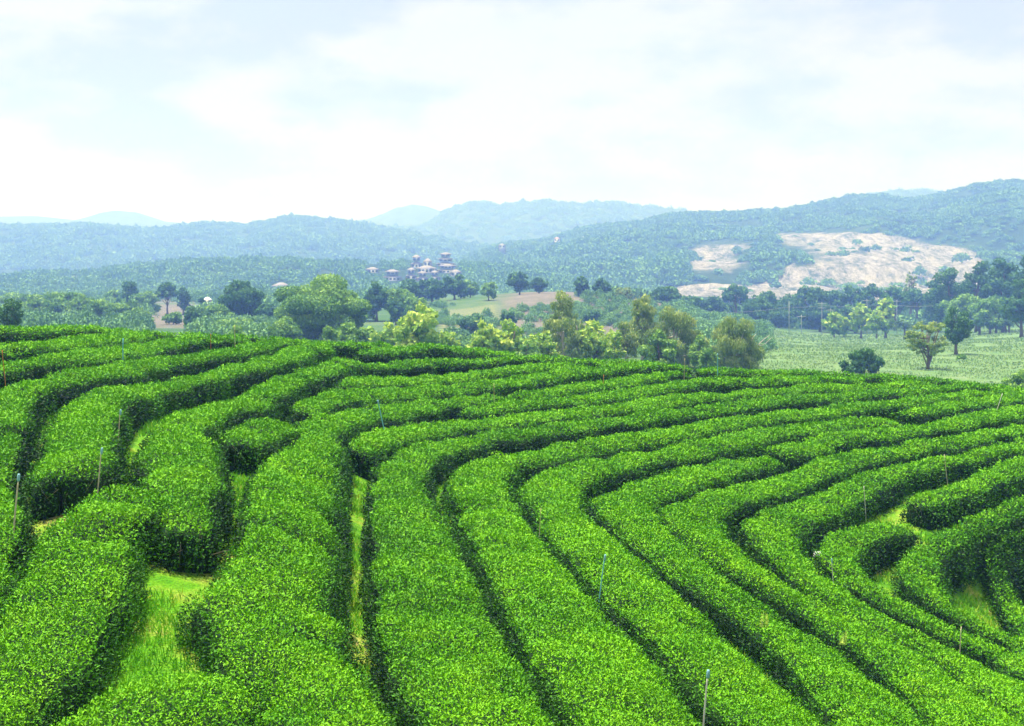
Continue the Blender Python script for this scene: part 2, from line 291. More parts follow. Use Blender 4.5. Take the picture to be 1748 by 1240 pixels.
def g_valley(t, b, nd, ln):
    g = nd('ShaderNodeNewGeometry')
    def noise(s, d=6, ro=.6):
        n = nd('ShaderNodeTexNoise'); n.inputs['Scale'].default_value = s; n.inputs['Detail'].default_value = d; n.inputs['Roughness'].default_value = ro; ln(g.outputs['Position'], n.inputs['Vector']); return n
    def mix(fac, a, c):
        m = nd('ShaderNodeMix', data_type='RGBA'); ln(fac, m.inputs[0]); ln(a, m.inputs[6]); ln(c, m.inputs[7]); return m.outputs[2]
    n1 = noise(.05, 8, .7); grass = ramp(nd, [(.3, (.05, .12, .04)), (.5, (.075, .15, .055)), (.7, (.14, .19, .09))]); ln(n1.outputs[0], grass.inputs[0])
    n2 = noise(.22, 12, .85); field = ramp(nd, [(.34, (.08, .17, .055)), (.45, (.13, .24, .085)), (.55, (.18, .27, .12)), (.66, (.24, .28, .16))]); ln(n2.outputs[0], field.inputs[0])
    n3 = noise(.12, 10, .85); soil = ramp(nd, [(.36, (.09, .12, .07)), (.46, (.155, .145, .115)), (.54, (.19, .17, .145)), (.66, (.24, .21, .18))]); ln(n3.outputs[0], soil.inputs[0])
    a1 = nd('ShaderNodeAttribute', attribute_name='field'); a2 = nd('ShaderNodeAttribute', attribute_name='soil')
    c = mix(a1.outputs['Fac'], grass.outputs[0], field.outputs[0]); c = mix(a2.outputs['Fac'], c, soil.outputs[0])
    a3 = nd('ShaderNodeAttribute', attribute_name='strip'); wv = nd('ShaderNodeTexWave'); wv.inputs['Scale'].default_value = .14; wv.inputs['Distortion'].default_value = 1.5
    mp = nd('ShaderNodeMapping'); mp.inputs['Rotation'].default_value = (0, 0, .5); ln(g.outputs['Position'], mp.inputs[0]); ln(mp.outputs[0], wv.inputs[0])
    st = ramp(nd, [(.3, (.14, .19, .07)), (.7, (.36, .31, .19))]); ln(wv.outputs[0], st.inputs[0]); c = mix(a3.outputs['Fac'], c, st.outputs[0])
    ln(c, b.inputs['Base Color'])
    n4 = noise(1.2, 4); bp = nd('ShaderNodeBump'); bp.inputs['Distance'].default_value = .8; ln(n4.outputs[0], bp.inputs['Height']); ln(bp.outputs[0], b.inputs['Normal'])
M['valley'] = mat('valley_floor', rough=.95, spec=.05, build=g_valley)
def g_hill(t, b, nd, ln):
    g = nd('ShaderNodeNewGeometry')
    def noise(s, d=6, ro=.6, sc=None):
        n = nd('ShaderNodeTexNoise'); n.inputs['Scale'].default_value = s; n.inputs['Detail'].default_value = d; n.inputs['Roughness'].default_value = ro
        if sc:
            mp = nd('ShaderNodeMapping'); mp.inputs['Scale'].default_value = sc; ln(g.outputs['Position'], mp.inputs[0]); ln(mp.outputs[0], n.inputs['Vector'])
        else: ln(g.outputs['Position'], n.inputs['Vector'])
        return n
    n1 = noise(.02, 9, .7); r = ramp(nd, [(.3, (.03, .075, .035)), (.5, (.08, .16, .06)), (.7, (.14, .23, .09))]); ln(n1.outputs[0], r.inputs[0])
    n2 = noise(.07, 12, .9, (1, .4, .8)); q = ramp(nd, [(.42, (.13, .19, .12)), (.465, (.33, .34, .29)), (.50, (.54, .51, .47)), (.54, (.72, .65, .58)), (.60, (.84, .81, .77))]); ln(n2.outputs[0], q.inputs[0])
    a = nd('ShaderNodeAttribute', attribute_name='quarry'); n3 = noise(.05, 6, .7)
    m1 = nd('ShaderNodeMath', operation='ADD'); ln(a.outputs['Fac'], m1.inputs[0]); ln(n3.outputs[0], m1.inputs[1])
    m2 = nd('ShaderNodeMath', operation='MULTIPLY_ADD'); m2.inputs[1].default_value = 2.5; m2.inputs[2].default_value = -1.95; ln(m1.outputs[0], m2.inputs[0]); m2.use_clamp = True
    mx = nd('ShaderNodeMix', data_type='RGBA'); ln(m2.outputs[0], mx.inputs[0]); ln(r.outputs[0], mx.inputs[6]); ln(q.outputs[0], mx.inputs[7]); ln(mx.outputs[2], b.inputs['Base Color'])
    n4 = noise(.10, 8, .8); bp = nd('ShaderNodeBump'); bp.inputs['Distance'].default_value = 12; ln(n4.outputs[0], bp.inputs['Height']); ln(bp.outputs[0], b.inputs['Normal'])
M['hill'] = mat('forest_hillside', rough=.95, spec=.05, build=g_hill)

# ------------------------------------------------------------------ ground sheets
def grid_faces(n, m):
    i = np.arange(n - 1)[:, None] * m; j = np.arange(m - 1)[None]
    return np.stack([i + j, i + m + j, i + m + j + 1, i + j + 1], -1).reshape(-1, 4)
gx = np.arange(-95, 105.1, .5); gy = np.arange(-12, 150.1, .5)
GX, GY = np.meshgrid(gx, gy, indexing='ij')
GZ = hill_z(GX, np.maximum(GY, 8)) + .05 * fbm(GX * .9, GY * .9)
o = mesh('ground', np.stack([GX, GY, GZ], -1).reshape(-1, 3), [grid_faces(len(gx), len(gy))], [M['ground']], smooth=True); tag(o, kind='structure')
uu = np.arange(-900, 2701, 12.); ys = np.exp(np.linspace(math.log(70), math.log(1300), 170)); ys = np.r_[ys, np.linspace(1400, 9000, 25)]
UU, YY = np.meshgrid(uu, ys, indexing='ij'); XX = (UU - U0) / F * YY; ZZ = valley_z(XX, YY)
def box_f(u, v, u0, u1, v0, v1, e): return sstep(u0 - e, u0 + e, u) * sstep(u1 + e, u1 - e, u) * sstep(v0 - e, v0 + e, v) * sstep(v1 + e, v1 - e, v)
jit = 25 * fbm(UU / 90, YY / 60)
field = sstep(1250, 1310, UU + jit) * sstep(460, 430, YY + jit)
soil = np.maximum(box_f(UU + 1.6 * jit, YY + .8 * jit, 862, 1165, 300, 520, 30), box_f(UU + jit, YY, 255, 330, 280, 520, 14))
soil = np.maximum(soil, box_f(UU, YY, 150, 480, 540, 640, 25) * .8)
strip = .6 * box_f(UU + jit * .6, YY + jit, 748, 850, 290, 385, 9)
o = mesh('valley_floor', np.stack([XX, YY, ZZ], -1).reshape(-1, 3), [grid_faces(len(uu), len(ys))], [M['valley']], attrs=dict(field=field.ravel(), soil=soil.ravel(), strip=strip.ravel()), smooth=True); tag(o, kind='structure')
# ------------------------------------------------------------------ hills: ridge line (u, v), crest distance, foot distance
HILLS = {
 'far_peaks': dict(dv=0, Y0=4300, Yr=5100, base=-28, rough=6, line=[(-900,380),(-300,372),(0,370),(60,369),(130,376),(165,366),(195,360),(235,363),(290,381),(350,388),(560,392),(640,372),(680,356),(703,349),(730,353),(765,366),(800,380),(1000,400),(1400,400),(2000,380),(2700,390)]),
 'blue_ridge': dict(dv=5, Y0=2900, Yr=3900, base=-28, rough=5, line=[(-900,440),(300,440),(560,410),(640,394),(690,389),(725,385),(760,362),(800,348),(830,347),(860,351),(900,346),(940,344),(970,348),(1000,348),(1040,344),(1080,350),(1110,356),(1180,362),(1300,368),(1480,335),(1520,328),(1580,325),(1610,330),(1750,345),(2200,360),(2700,370)]),
 'left_range': dict(dv=5, Y0=1700, Yr=2500, base=-28, rough=5, line=[(-900,370),(-300,374),(0,381),(100,382),(150,381),(210,388),(290,390),(330,382),(420,384),(470,372),(500,366),(560,373),(620,381),(680,391),(720,400),(780,412),(860,425),(960,440),(1100,450),(2700,470)]),
 'wooded_rise': dict(dv=9, Y0=720, Yr=1080, base=-22, rough=2.5, line=[(-900,470),(-300,470),(0,468),(60,460),(150,458),(230,446),(330,438),(420,438),(500,436),(560,441),(650,442),(720,440),(760,442),(820,446),(900,452),(1000,470),(1150,490),(1400,505),(2700,510)]),
 'quarry_hill': dict(dv=7, Y0=780, Yr=1900, base=-27, rough=7, line=[(-900,500),(560,490),(700,462),(780,440),(850,414),(920,406),(965,396),(1000,386),(1060,378),(1100,374),(1135,362),(1200,362),(1240,362),(1290,358),(1330,356),(1400,344),(1460,333),(1510,330),(1550,338),(1600,330),(1640,318),(1700,310),(1748,308),(2000,290),(2700,330)]),
}
def hill_fn(h):
    Ln = np.array(h['line'], float)
    def f(u, Y):
        v = np.interp(u, Ln[:, 0], Ln[:, 1]); zr = -(v - VH) / F * h['Yr']
        t = (Y - h['Y0']) / (h['Yr'] - h['Y0'])
        X = (u - U0) / F * Y; vf_ = VH - h['base'] * F / h['Y0']
        vt_ = vf_ + (v + h['dv'] - vf_) * np.sin(np.clip(t, 0, 1) * np.pi / 2)
        z = np.where(t < 1, -(vt_ - VH) / F * Y, h['base'] + (zr - h['dv'] / F * Y - h['base']) * (1 - .6 * sstep(1, 1.9, t)))
        z = z + h['rough'] * (zr - h['base']) / 90 * 3 * fbm(X / 130., Y / 130., 2.2, 4) * np.sin(np.clip(t, 0, 1) * np.pi) ** .7
        return CAMZ + z
    return f
HF = {k: hill_fn(h) for k, h in HILLS.items()}
def q_mask(u, v):   # where the hillside has been quarried bare: seen from the tea garden it is the two scars
    a = sstep(1160, 1195, u) * sstep(1330, 1270, u) * sstep(402, 425, v - .1 * (1250 - u)) * sstep(478, 452, v)
    b = sstep(1290, 1345, u) * sstep(1700, 1650, u) * sstep(390, 404, v - np.maximum(u - 1500, 0) * .19) * sstep(500, 490, v)
    c = sstep(1085, 1125, u) * sstep(1700, 1660, u) * sstep(1.5, 4, v - np.interp(u, [1110, 1200, 1330, 1345, 1420, 1700], [494, 488, 478, 452, 455, 432])) * sstep(530, 512, v)
    hole = np.exp(-((u - 1320) / 58) ** 2 - ((v - 440) / 22) ** 2)
    return np.clip(np.maximum(np.maximum(a * .78, b * .72), c) - 1.1 * hole * (1 - c), 0, 1)
for k, h in HILLS.items():
    uu = np.arange(-880, 2681, 8.); ys = np.r_[np.linspace(h['Y0'], h['Yr'], 90), np.linspace(h['Yr'], h['Yr'] * 1.35, 14)[1:]]
    UU, YY = np.meshgrid(uu, ys, indexing='ij'); ZZ = HF[k](UU, YY); XX = (UU - U0) / F * YY
    VV = VH - (ZZ - CAMZ) * F / YY
    qm = q_mask(UU, VV) * (YY < h['Yr'] * 1.02) if k == 'quarry_hill' else np.zeros_like(UU)
    if k == 'quarry_hill':   # quarry benches
        ZZ = ZZ + qm * (3 * fbm(XX / 16, YY / 25, 0, 4) + 1.6 * np.sin(ZZ / 2.2 + 2 * fbm(XX / 60, YY / 60)))
    o = mesh('hill', np.stack([XX, YY, ZZ], -1).reshape(-1, 3), [grid_faces(len(uu), len(ys))], [M['hill']], attrs=dict(quarry=qm.ravel()), smooth=True); tag(o, kind='structure')
# resort pavilions: (u, top v, base v, width in photo pixels, tiers, label)
RESORT = [(711, 435, 457, 20, 2, 'two tiered pavilion at the upper left of the resort cluster'), (730, 441, 455, 14, 1, 'small pavilion between the two taller resort towers'), (761, 431, 455, 32, 3, 'tallest tiered pavilion at the top right of the resort'),
   (702, 457, 477, 18, 2, 'narrow pavilion at the left front of the resort cluster'), (728, 453, 466, 32, 1, 'long roofed pavilion in the middle of the resort cluster'), (764, 451, 466, 38, 2, 'long roofed pavilion below the tallest tower'),
   (721, 463, 480, 19, 2, 'lower front pavilion at the centre of the resort'), (742, 462, 478, 19, 2, 'lower front pavilion right of the resort centre'), (778, 460, 472, 18, 1, 'low pavilion at the right end of the resort'),
   (670, 460, 479, 32, 2, 'separate wide pavilion left of the resort cluster'), (636, 456, 466, 22, 1, 'partly hidden brown roof further left of the resort'), (480, 482, 497, 28, 1, 'lone brown house above the dense dark tree at the left'),
   (556, 468, 480, 26, 1, 'brown roofed house half hidden above the large round tree')]
def on_rise(u, v):
    Y = np.linspace(722, 1100, 200); z = HF['wooded_rise'](np.full(200, float(u)), Y); vv = VH - (z - CAMZ) * F / Y
    i = np.argmax(vv <= v) if (vv <= v).any() else int(vv.argmin())
    return Y[i], z[i]
# forest cover of the hills
def crown_proto(n, r, flat=.8, ls=.32, nc=7, rg=None):
    rg = rg or rng
    c = nrm(rg.normal(0, 1, (nc, 3))) * rg.uniform(.25, .6, (nc, 1)); c[:, 2] = np.abs(c[:, 2]) * flat
    k = rg.integers(0, nc, n); d = nrm(rg.normal(0, 1, (n, 3))); d[:, 2] = np.abs(d[:, 2]) * .9 - .15
    P = c[k] + d * rg.uniform(.36, .52, (n, 1)); V, T = leaves(P, d, ls * rg.uniform(.7, 1.3, n), .8, .5, .2, r=rg)
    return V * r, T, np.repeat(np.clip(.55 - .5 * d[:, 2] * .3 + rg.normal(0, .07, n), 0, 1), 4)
protos = [crown_proto(150, 1., ls=.26, nc=int(rng.integers(5, 9))) for _ in range(6)]
fine = [crown_proto(460, 1., ls=.13, nc=int(rng.integers(7, 12))) for _ in range(5)]
def scatter(name, pos, size, hfac=1.0, protos=protos):
    V = []; T = []; A = []; n = 0
    for i in range(len(protos)):
        m = np.where(np.arange(len(pos)) % len(protos) == i)[0]
        if not len(m): continue
        pv, pt, pa = protos[i]; th = rng.uniform(0, 6.28, len(m)); c, s = np.cos(th), np.sin(th)
        x = pv[None, :, 0] * c[:, None] - pv[None, :, 1] * s[:, None]; y = pv[None, :, 0] * s[:, None] + pv[None, :, 1] * c[:, None]
        z = np.broadcast_to(pv[None, :, 2], x.shape); sc = size[m][:, None]; hf = rng.uniform(.8, 1.5, len(m))[:, None] * hfac
        vv = np.stack([x * sc, y * sc, z * sc * hf], -1) + pos[m][:, None]
        V.append(vv.reshape(-1, 3)); T.append((pt[None] + (np.arange(len(m)) * len(pv))[:, None, None]).reshape(-1, 3) + n); n += vv.shape[0] * vv.shape[1]
        A.append((pa[None] + rng.normal(0, .13, len(m))[:, None]).ravel())
    o = mesh(name, np.vstack(V), [np.vstack(T)], [M['forest']], attrs=dict(age=np.concatenate(A))); return tag(o, kind='stuff')
def forest(key, n, size, label, tlo=.02, edge=0, urange=(-250, 2000), hf=1.):
    h = HILLS[key]; f = HF[key]
    u = rng.uniform(*urange, n); t = rng.uniform(tlo, 1.02, n); Y = h['Y0'] + (h['Yr'] - h['Y0']) * t
    if edge:
        u = np.r_[u, rng.uniform(*urange, edge)]; Y = np.r_[Y, h['Yr'] * rng.uniform(.985, 1.01, edge)]
    X = (u - U0) / F * Y; Z = f(u, Y); keep = np.ones(len(u), bool)
    if key == 'quarry_hill':
        v = VH - (Z - CAMZ) * F / Y; qq = np.maximum.reduce([q_mask(u, v), q_mask(u, v - 8), q_mask(u, v - 16), q_mask(u, v - 24) * (v > 480)]); keep = rng.random(len(u)) > np.clip(qq * 1.6, 0, .965)
    if key == 'wooded_rise':
        v = VH - (Z - CAMZ) * F / Y
        for (bu, bt, bb, bw, _, _) in RESORT: keep &= ~((abs(u - bu) < bw * .5 + 5) & (v > bb - 16) & (v < bb + (11 if bu > 600 else 8)))
    d = fbm(X / 60, Y / 60, 5.); keep &= d > -.45
    s = size * rng.uniform(.55, 1.35, len(u)) * (1 + .4 * fbm(X / 90, Y / 90, 9.))
    o = scatter('forest', np.c_[X, Y, Z - .2][keep], s[keep], hf); tag(o, label, 'forest')
forest('wooded_rise', 9000, 3.7, 'hazy green wood covering the low rise left of the resort', .0, 350, (-150, 1150))
forest('quarry_hill', 15000, 5.0, 'green woodland covering the slopes around the bare quarry scar', .0, 500, (600, 1950))
forest('left_range', 4600, 7.5, 'pale blue forest on the hazy range behind the left rise', .1, 420, (-150, 900))
def valley_wood(n, ur, yr, size, label, mask=None, thr=-.12):
    u = rng.uniform(*ur, n); Y = rng.uniform(*yr, n); X = (u - U0) / F * Y
    k = fbm(X / 28, Y / 28, 3.) > thr
    if mask is not None: k &= mask(u, Y)
    s = size * rng.uniform(.5, 1.3, n); z = valley_z(X, Y); o = scatter('woodland', np.c_[X, Y, z + .1 * s][k], s[k], 1., fine if yr[0] < 320 else protos); tag(o, label, 'woodland')
nogo = lambda u, Y: ~((u > 252) & (u < 335) & (Y < 560)) & ~((u > 225) & (u < 400) & (Y > 430) & (Y < 520))
valley_wood(2600, (-200, 520), (300, 760), 3.6, 'hazy low woodland filling the valley at the left', nogo)
valley_wood(900, (440, 740), (330, 760), 3.6, 'blue green woodland behind the large round tree', lambda u, Y: (Y > 420) | (u < 640))
valley_wood(700, (1040, 1200), (460, 760), 3.6, 'hazy woodland between the soil hill and the quarry floor')
valley_wood(1500, (1170, 1900), (500, 640), 4.2, 'dark woodland backing the tree belt at the right')
valley_wood(900, (-250, 250), (190, 300), 2.6, 'pale woodland edge just behind the left skyline')
valley_wood(420, (330, 480), (190, 290), 2.4, 'low green scrub below the dense dark tree at the left')
valley_wood(800, (735, 1180), (285, 410), 1.8, 'scattered small shrubs on the bare soil hill', None, .12)
valley_wood(420, (560, 1200), (185, 275), 2.2, 'low green scrub on the dip behind the skyline', None, -.02)
valley_wood(420, (1150, 1310), (200, 430), 2.6, 'green woodland left of the pale field', None, -.3)
forest('blue_ridge', 2200, 13., 'faint blue forest along the long ridge behind the resort', .3, 500, (520, 1750))
# ------------------------------------------------------------------ tea hedges
def resample(p, step):
    d = np.r_[0, np.cumsum(np.linalg.norm(np.diff(p, axis=0), axis=1))]; n = max(3, int(d[-1] / step) + 1); s = np.linspace(0, d[-1], n)
    return np.stack([np.interp(s, d, p[:, i]) for i in range(p.shape[1])], 1)
def smooth_path(p, k):
    for _ in range(k): p[1:-1] = .25 * p[:-2] + .5 * p[1:-1] + .25 * p[2:]
    return p
PATH = {}
for k, tr in TRACES.items():
    p = resample(np.array(tr, float), 6.); w = topw(p)
    w = w[:, :2]
    for q, e0, e1 in ((0, w[0], w[min(4, len(w) - 1)]), (-1, w[-1], w[-min(5, len(w))])):     # rows run on beyond the edges of the view
        uq_, vq_ = tr[q]
        if uq_ > 1738 or uq_ < 4 or vq_ > 1232:
            ext = e0 + (e0 - e1) / max(np.linalg.norm(e0 - e1), 1e-6) * (7. if vq_ < 1000 else 3.); ext[1] = max(ext[1], 7.5)
            w = np.vstack([ext, w]) if q == 0 else np.vstack([w, ext])
    w = resample(w, .30); PATH[k] = smooth_path(w, 3)
allp = np.vstack(list(PATH.values())); own = np.concatenate([[i] * len(p) for i, p in enumerate(PATH.values())])
exec_order = list(PATH)
LABELS = {
 'crest0': 'low bright tea hedge lying along the skyline at the upper left',
 'crest1': 'second tea hedge below the left skyline, with the aqua stake in front of it',
 'crest2': 'third tea hedge below the left skyline, running past the foot of the aqua stake',
 'crest3': 'short tea hedge on the skyline just below the large round green tree',
 'bendA': 'outermost bent tea hedge leaving the frame at the left edge above the yellow grass strip',
 'bendB': 'bent tea hedge ending in a broad dark end face beside the capped bamboo stake',
 'bendC': 'long bent tea hedge ending in a dark twiggy hollow face above the left alley',
 'ridge': 'narrow tea hedge on the skyline just below the bright yellow green tree',
 'crest4': 'thin tea hedge on the skyline under the drooping olive trees',
 'tipD': 'thin tea hedge tapering out under the skyline row, right of the big left bend',
 'tipE': 'tea hedge with rounded dark left tip beside the small grass gap above the blue stake',
 'bendF': 'wide bent tea hedge behind the leaning blue stake, running down to the bottom edge',
 'spurF': 'short stub of tea hedge with dark front, above the left grass alley',
 'rowG': 'thin tea hedge starting behind the straw stake and running right below the skyline',
 'rowG2': 'tea hedge along the right skyline, starting beside the blue capped stake',
 'tipH': 'tea hedge with a dark rounded left tip just below the blue stake',
 'bendC2': 'bent tea hedge bordering the long narrow grass alley in the centre foreground',
 'bendD': 'bent tea hedge with deep dark crease on its left, second right of the long alley',
 'bendE': 'bent tea hedge running beneath the blue stake in the lower middle',
 'rowE2': 'tea hedge starting at a dark notch in the right half, under the white leaning stake',
 'bendF3': 'bent tea hedge with long straight arm ending at a rounded tip, right of centre',
 'rowF4': 'long tea hedge leaving the rounded tip and running to the right edge of the frame',
 'bendG3': 'bent tea hedge whose corner holds the small straw patch, right of centre',
 'bendH3': 'bent tea hedge with a dark front directly above the small white bag',
 'rowI2': 'tea hedge with a blunt dark left end between two grass alleys at the right',
 'bendI': 'short armed bent tea hedge with rounded right end beside open grass at the right',
 'bendJ': 'bent tea hedge right of the triangular grass patch in the lower right',
 'bendK': 'bent tea hedge right of the narrow curved grass strip near the right edge',
 'rowL': 'outermost bit of tea hedge cut off by the right edge of the frame',
 'nearA': 'broad foreground tea hedge filling the lower left edge of the photo',
 'nearM': 'tea hedge stub at the bottom edge below the left grass alley\'s brown patch',
 'nearL': 'dark edged tea hedge cut by the left frame edge, below the capped bamboo stake',
}
def nearest(P, k):
    """distance to the nearest other hedge on the left and right of every path point"""
    i = exec_order.index(k); Q = allp[own != i]; T = nrm(np.gradient(P, axis=0)); Nn = np.c_[-T[:, 1], T[:, 0]]
    d = Q[None] - P[:, None]; s = (d * Nn[:, None]).sum(-1); a = np.abs((d * T[:, None]).sum(-1))
    l = np.where((s > .3) & (a < .5), s, 9.).min(1); r = np.where((s < -.3) & (a < .5), -s, 9.).min(1)
    return l, r
def smooth1(a, k):
    for _ in range(k): a = np.r_[a[:1], .25 * a[:-2] + .5 * a[1:-1] + .25 * a[2:], a[-1:]]
    return a
NP = 22                                            # points round the section
prof = np.linspace(0, np.pi, NP)
cx, cz = np.cos(prof), np.sin(prof)
px_ = np.sign(cx) * np.abs(cx) ** .58; pz_ = np.abs(cz) ** .52
total = 0
for ki, (k, P) in enumerate(PATH.items()):
    P = np.vstack([P[0] + (P[1] - P[0]) * np.array([[0], [.12], [.32], [.6]]), P[1:-1], P[-1] + (P[-2] - P[-1]) * np.array([[.6], [.32], [.12], [0]])])
    l, r = nearest(P, k)
    WM = {'bendB': .84, 'bendC': .84, 'bendF': .92, 'bendC2': .92, 'bendA': .9, 'bendJ': .80, 'bendK': .80, 'bendI': .86, 'rowI2': .9, 'rowL': .8}.get(k, 1.) * .955
    mxw = .92 - .24 * sstep(17, 32, P[:, 1]); gp = .02 + .08 * sstep(24, 40, P[:, 1]) - .15 * sstep(.5, 3, P[:, 0]) * sstep(33, 28, P[:, 1]); hwl = WM * smooth1(np.clip(l * .5 - gp, .42, mxw), 10); hwr = WM * smooth1(np.clip(r * .5 - gp, .42, mxw), 10)
    n = len(P); T = nrm(np.gradient(P, axis=0)); Nn = np.c_[-T[:, 1], T[:, 0]]
    s = np.r_[0, np.cumsum(np.linalg.norm(np.diff(P, axis=0), axis=1))]; sb = s[-1] - s; e = np.clip(np.minimum(s, sb) / .9, 0, 1); taper = np.sqrt(np.clip(1 - (1 - e) ** 2, .02, 1)); endw = (1 - (1 - np.clip(np.minimum(s, sb) / .55, 0, 1)) ** 3.2) ** (1 / 3.2) * .97 + .03
    w = 1 + .24 * fbm(P[:, 0] / .9, P[:, 1] / .9, ki * 1.7)
    off = np.where(px_[None] > 0, hwl[:, None], hwr[:, None]) * px_[None] * (w * endw)[:, None]
    X = P[:, 0, None] + Nn[:, 0, None] * off; Y = P[:, 1, None] + Nn[:, 1, None] * off
    gz = hill_z(X, Y)
    hgt = HH * (.94 + .09 * fbm(P[:, 0] / 1.5, P[:, 1] / 1.5, 4. + ki))[:, None] * (.72 + .28 * taper)[:, None]
    Z = gz - .05 + hgt * pz_[None] * (1 + .06 * fbm(X * 1.6, Y * 1.6))
    V = np.stack([X, Y, Z], -1)
    # lumpy flanks
    G = np.gradient(V, axis=0); H = np.gradient(V, axis=1); NR = np.cross(G, H); NR /= np.maximum(np.linalg.norm(NR, axis=-1, keepdims=True), 1e-9)
    NR *= np.sign((NR * (V - np.stack([P[:, 0, None] + 0 * X, P[:, 1, None] + 0 * X, gz + .2], -1))).sum(-1, keepdims=True))
    V = V + NR * ((.10 * fbm(X * 1.8, Y * 1.8, Z * 1.8) + .05 * vnoise(X * 5, Y * 5, Z * 5))[..., None]) * (pz_[None, :, None] > .1)
    hole = np.clip(fbm(X * .8, Y * .8, 11. + ki, 3) - .42, 0, 1) * 1.0                # thin and broken bushes here and there
    V = V - NR * hole[..., None] * .6
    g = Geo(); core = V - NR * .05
    for (q, sgn) in ((0, -1), (-1, 1)):                # bare twigs showing at the open ends
        if 12 < P[q, 1] < 40 and abs(P[q, 0] / P[q, 1]) < .4:
            for _ in range(5):
                b0 = np.array([P[q, 0], P[q, 1], float(hill_z(P[q, 0], P[q, 1]))]) + np.r_[Nn[q] * rng.uniform(-.35, .35) - T[q] * sgn * .25, 0]
                b1 = b0 + np.r_[Nn[q] * rng.uniform(-.3, .3) + T[q] * sgn * rng.uniform(.2, .45), rng.uniform(.3, .6)]; bm = (b0 + b1) / 2 + rng.normal(0, .06, 3)
                g.tube([b0, bm, b1], [.008, .006, .003], 4, 2, age=.5)
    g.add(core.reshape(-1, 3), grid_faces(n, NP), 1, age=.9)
    # leaves over the whole surface
    q = np.stack([V[:-1, :-1], V[1:, :-1], V[1:, 1:], V[:-1, 1:]], 2).reshape(-1, 4, 3); qn = nrm((NR[:-1, :-1] + NR[1:, 1:]).reshape(-1, 3))
    ar = .5 * (np.linalg.norm(np.cross(q[:, 1] - q[:, 0], q[:, 2] - q[:, 0]), axis=1) + np.linalg.norm(np.cross(q[:, 2] - q[:, 0], q[:, 3] - q[:, 0]), axis=1))
    ctr = q.mean(1); dist = np.maximum(np.linalg.norm(ctr[:, :2], axis=1), 10); uq = U0 + F * ctr[:, 0] / np.maximum(ctr[:, 1], 3)
    LL = np.clip(.0016 * dist + .015, .038, .135)
    lai = np.where((uq > -120) & (uq < 1870) & (ctr[:, 1] > 9.5), 1.15, .45)
    away = (qn * (ctr - np.array([0, 0, CAMZ]))).sum(1) > 0
    lai = np.where(away & (dist > 18), lai * .45, lai)
    dens = ar * lai / (.21 * LL * LL); cnt = rng.poisson(dens)
    idx = np.repeat(np.arange(len(q)), cnt); m = len(idx); a, b = rng.random((2, m, 1))
    Q = q[idx]; pos = (Q[:, 0] * (1 - a) + Q[:, 1] * a) * (1 - b) + (Q[:, 3] * (1 - a) + Q[:, 2] * a) * b; nn = qn[idx]
    upn = np.clip(nn[:, 2], 0, 1); pos = pos + nn * rng.uniform(-.09, .085, (m, 1)) * np.where(upn > .7, 1, 1.6)[:, None]
    # new shoots stand up from the plucked table; the flanks carry only old leaves
    age = rng.normal(0, .05) + .86 - .60 * sstep(.45, .90, upn) + rng.normal(0, .15, m) + .22 * fbm(pos[:, 0] * 1.9, pos[:, 1] * 1.9, 3.)  # last noise term paints shaded gaps between leaf clusters into the leaf colour
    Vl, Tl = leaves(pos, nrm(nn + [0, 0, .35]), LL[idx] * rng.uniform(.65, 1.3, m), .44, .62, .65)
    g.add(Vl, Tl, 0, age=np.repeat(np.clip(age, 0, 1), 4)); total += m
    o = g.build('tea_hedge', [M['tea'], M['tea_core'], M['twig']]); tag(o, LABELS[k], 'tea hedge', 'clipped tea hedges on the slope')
print('LEAVES', total)
# bits of grass between the hedges
def covered(x, y):
    c = np.full(len(x), 9.)
    for i in range(0, len(x), 4000): c[i:i + 4000] = np.sqrt(((np.c_[x, y][i:i + 4000, None] - allp[None]) ** 2).sum(-1).min(1))
    return c
m = 150000; Yg = rng.uniform(10, 60, m) ** 1.0; ug = rng.uniform(-80, 1830, m); Xg = (ug - U0) / F * Yg; dcv = covered(Xg, Yg); kp = dcv > .62
Xg, Yg = Xg[kp], Yg[kp]; gn = fbm(Xg * .7, Yg * .7, 8.)
kp = gn < .22; Xg, Yg, gn = Xg[kp], Yg[kp], gn[kp]
rep = np.repeat(np.arange(len(Xg)), 3); Xg = Xg[rep] + rng.normal(0, .05, len(rep)); Yg = Yg[rep] + rng.normal(0, .05, len(rep)); gn = gn[rep]
Pg = np.c_[Xg, Yg, hill_z(Xg, Yg) + .03]; m = len(Pg)
Vg, Tg = leaves(Pg, np.tile([0, 0, 1.], (m, 1)), np.clip(.004 * Yg + .05, .1, .3) * rng.uniform(.5, 1.3, m), .14, .45, 1.1)
M['grass'] = foliage('grass_blade', (.50, .55, .07), (.17, .50, .012), (.06, .26, .01), .5, .15, .25, 1.2)
o = mesh('grass', Vg, [Tg], [M['grass']], attrs=dict(age=np.repeat(np.clip(.45 + rng.normal(0, .18, m) - .3 * gn, 0, 1), 4))); tag(o, 'bright green grass tufts growing in the alleys between the tea hedges', 'grass', kind='stuff')
print('GRASS', m)
m = 70000; uf = rng.uniform(1270, 1860, m); Yf = rng.uniform(135, 430, m); Xf = (uf - U0) / F * Yf; kf = fbm(Xf / 7, Yf / 7, 6.) > -.15; Xf, Yf = Xf[kf], Yf[kf]; m = len(Xf)
Pf = np.c_[Xf, Yf, valley_z(Xf, Yf) + .1]; Vf, Tf = leaves(Pf, np.tile([0, 0, 1.], (m, 1)), .0017 * Yf * rng.uniform(.5, 1.4, m), .45, .6, .6)
M['weed'] = foliage('dry_weeds', (.30, .40, .19), (.20, .33, .12), (.12, .23, .08), .8, .1, .2, .05)
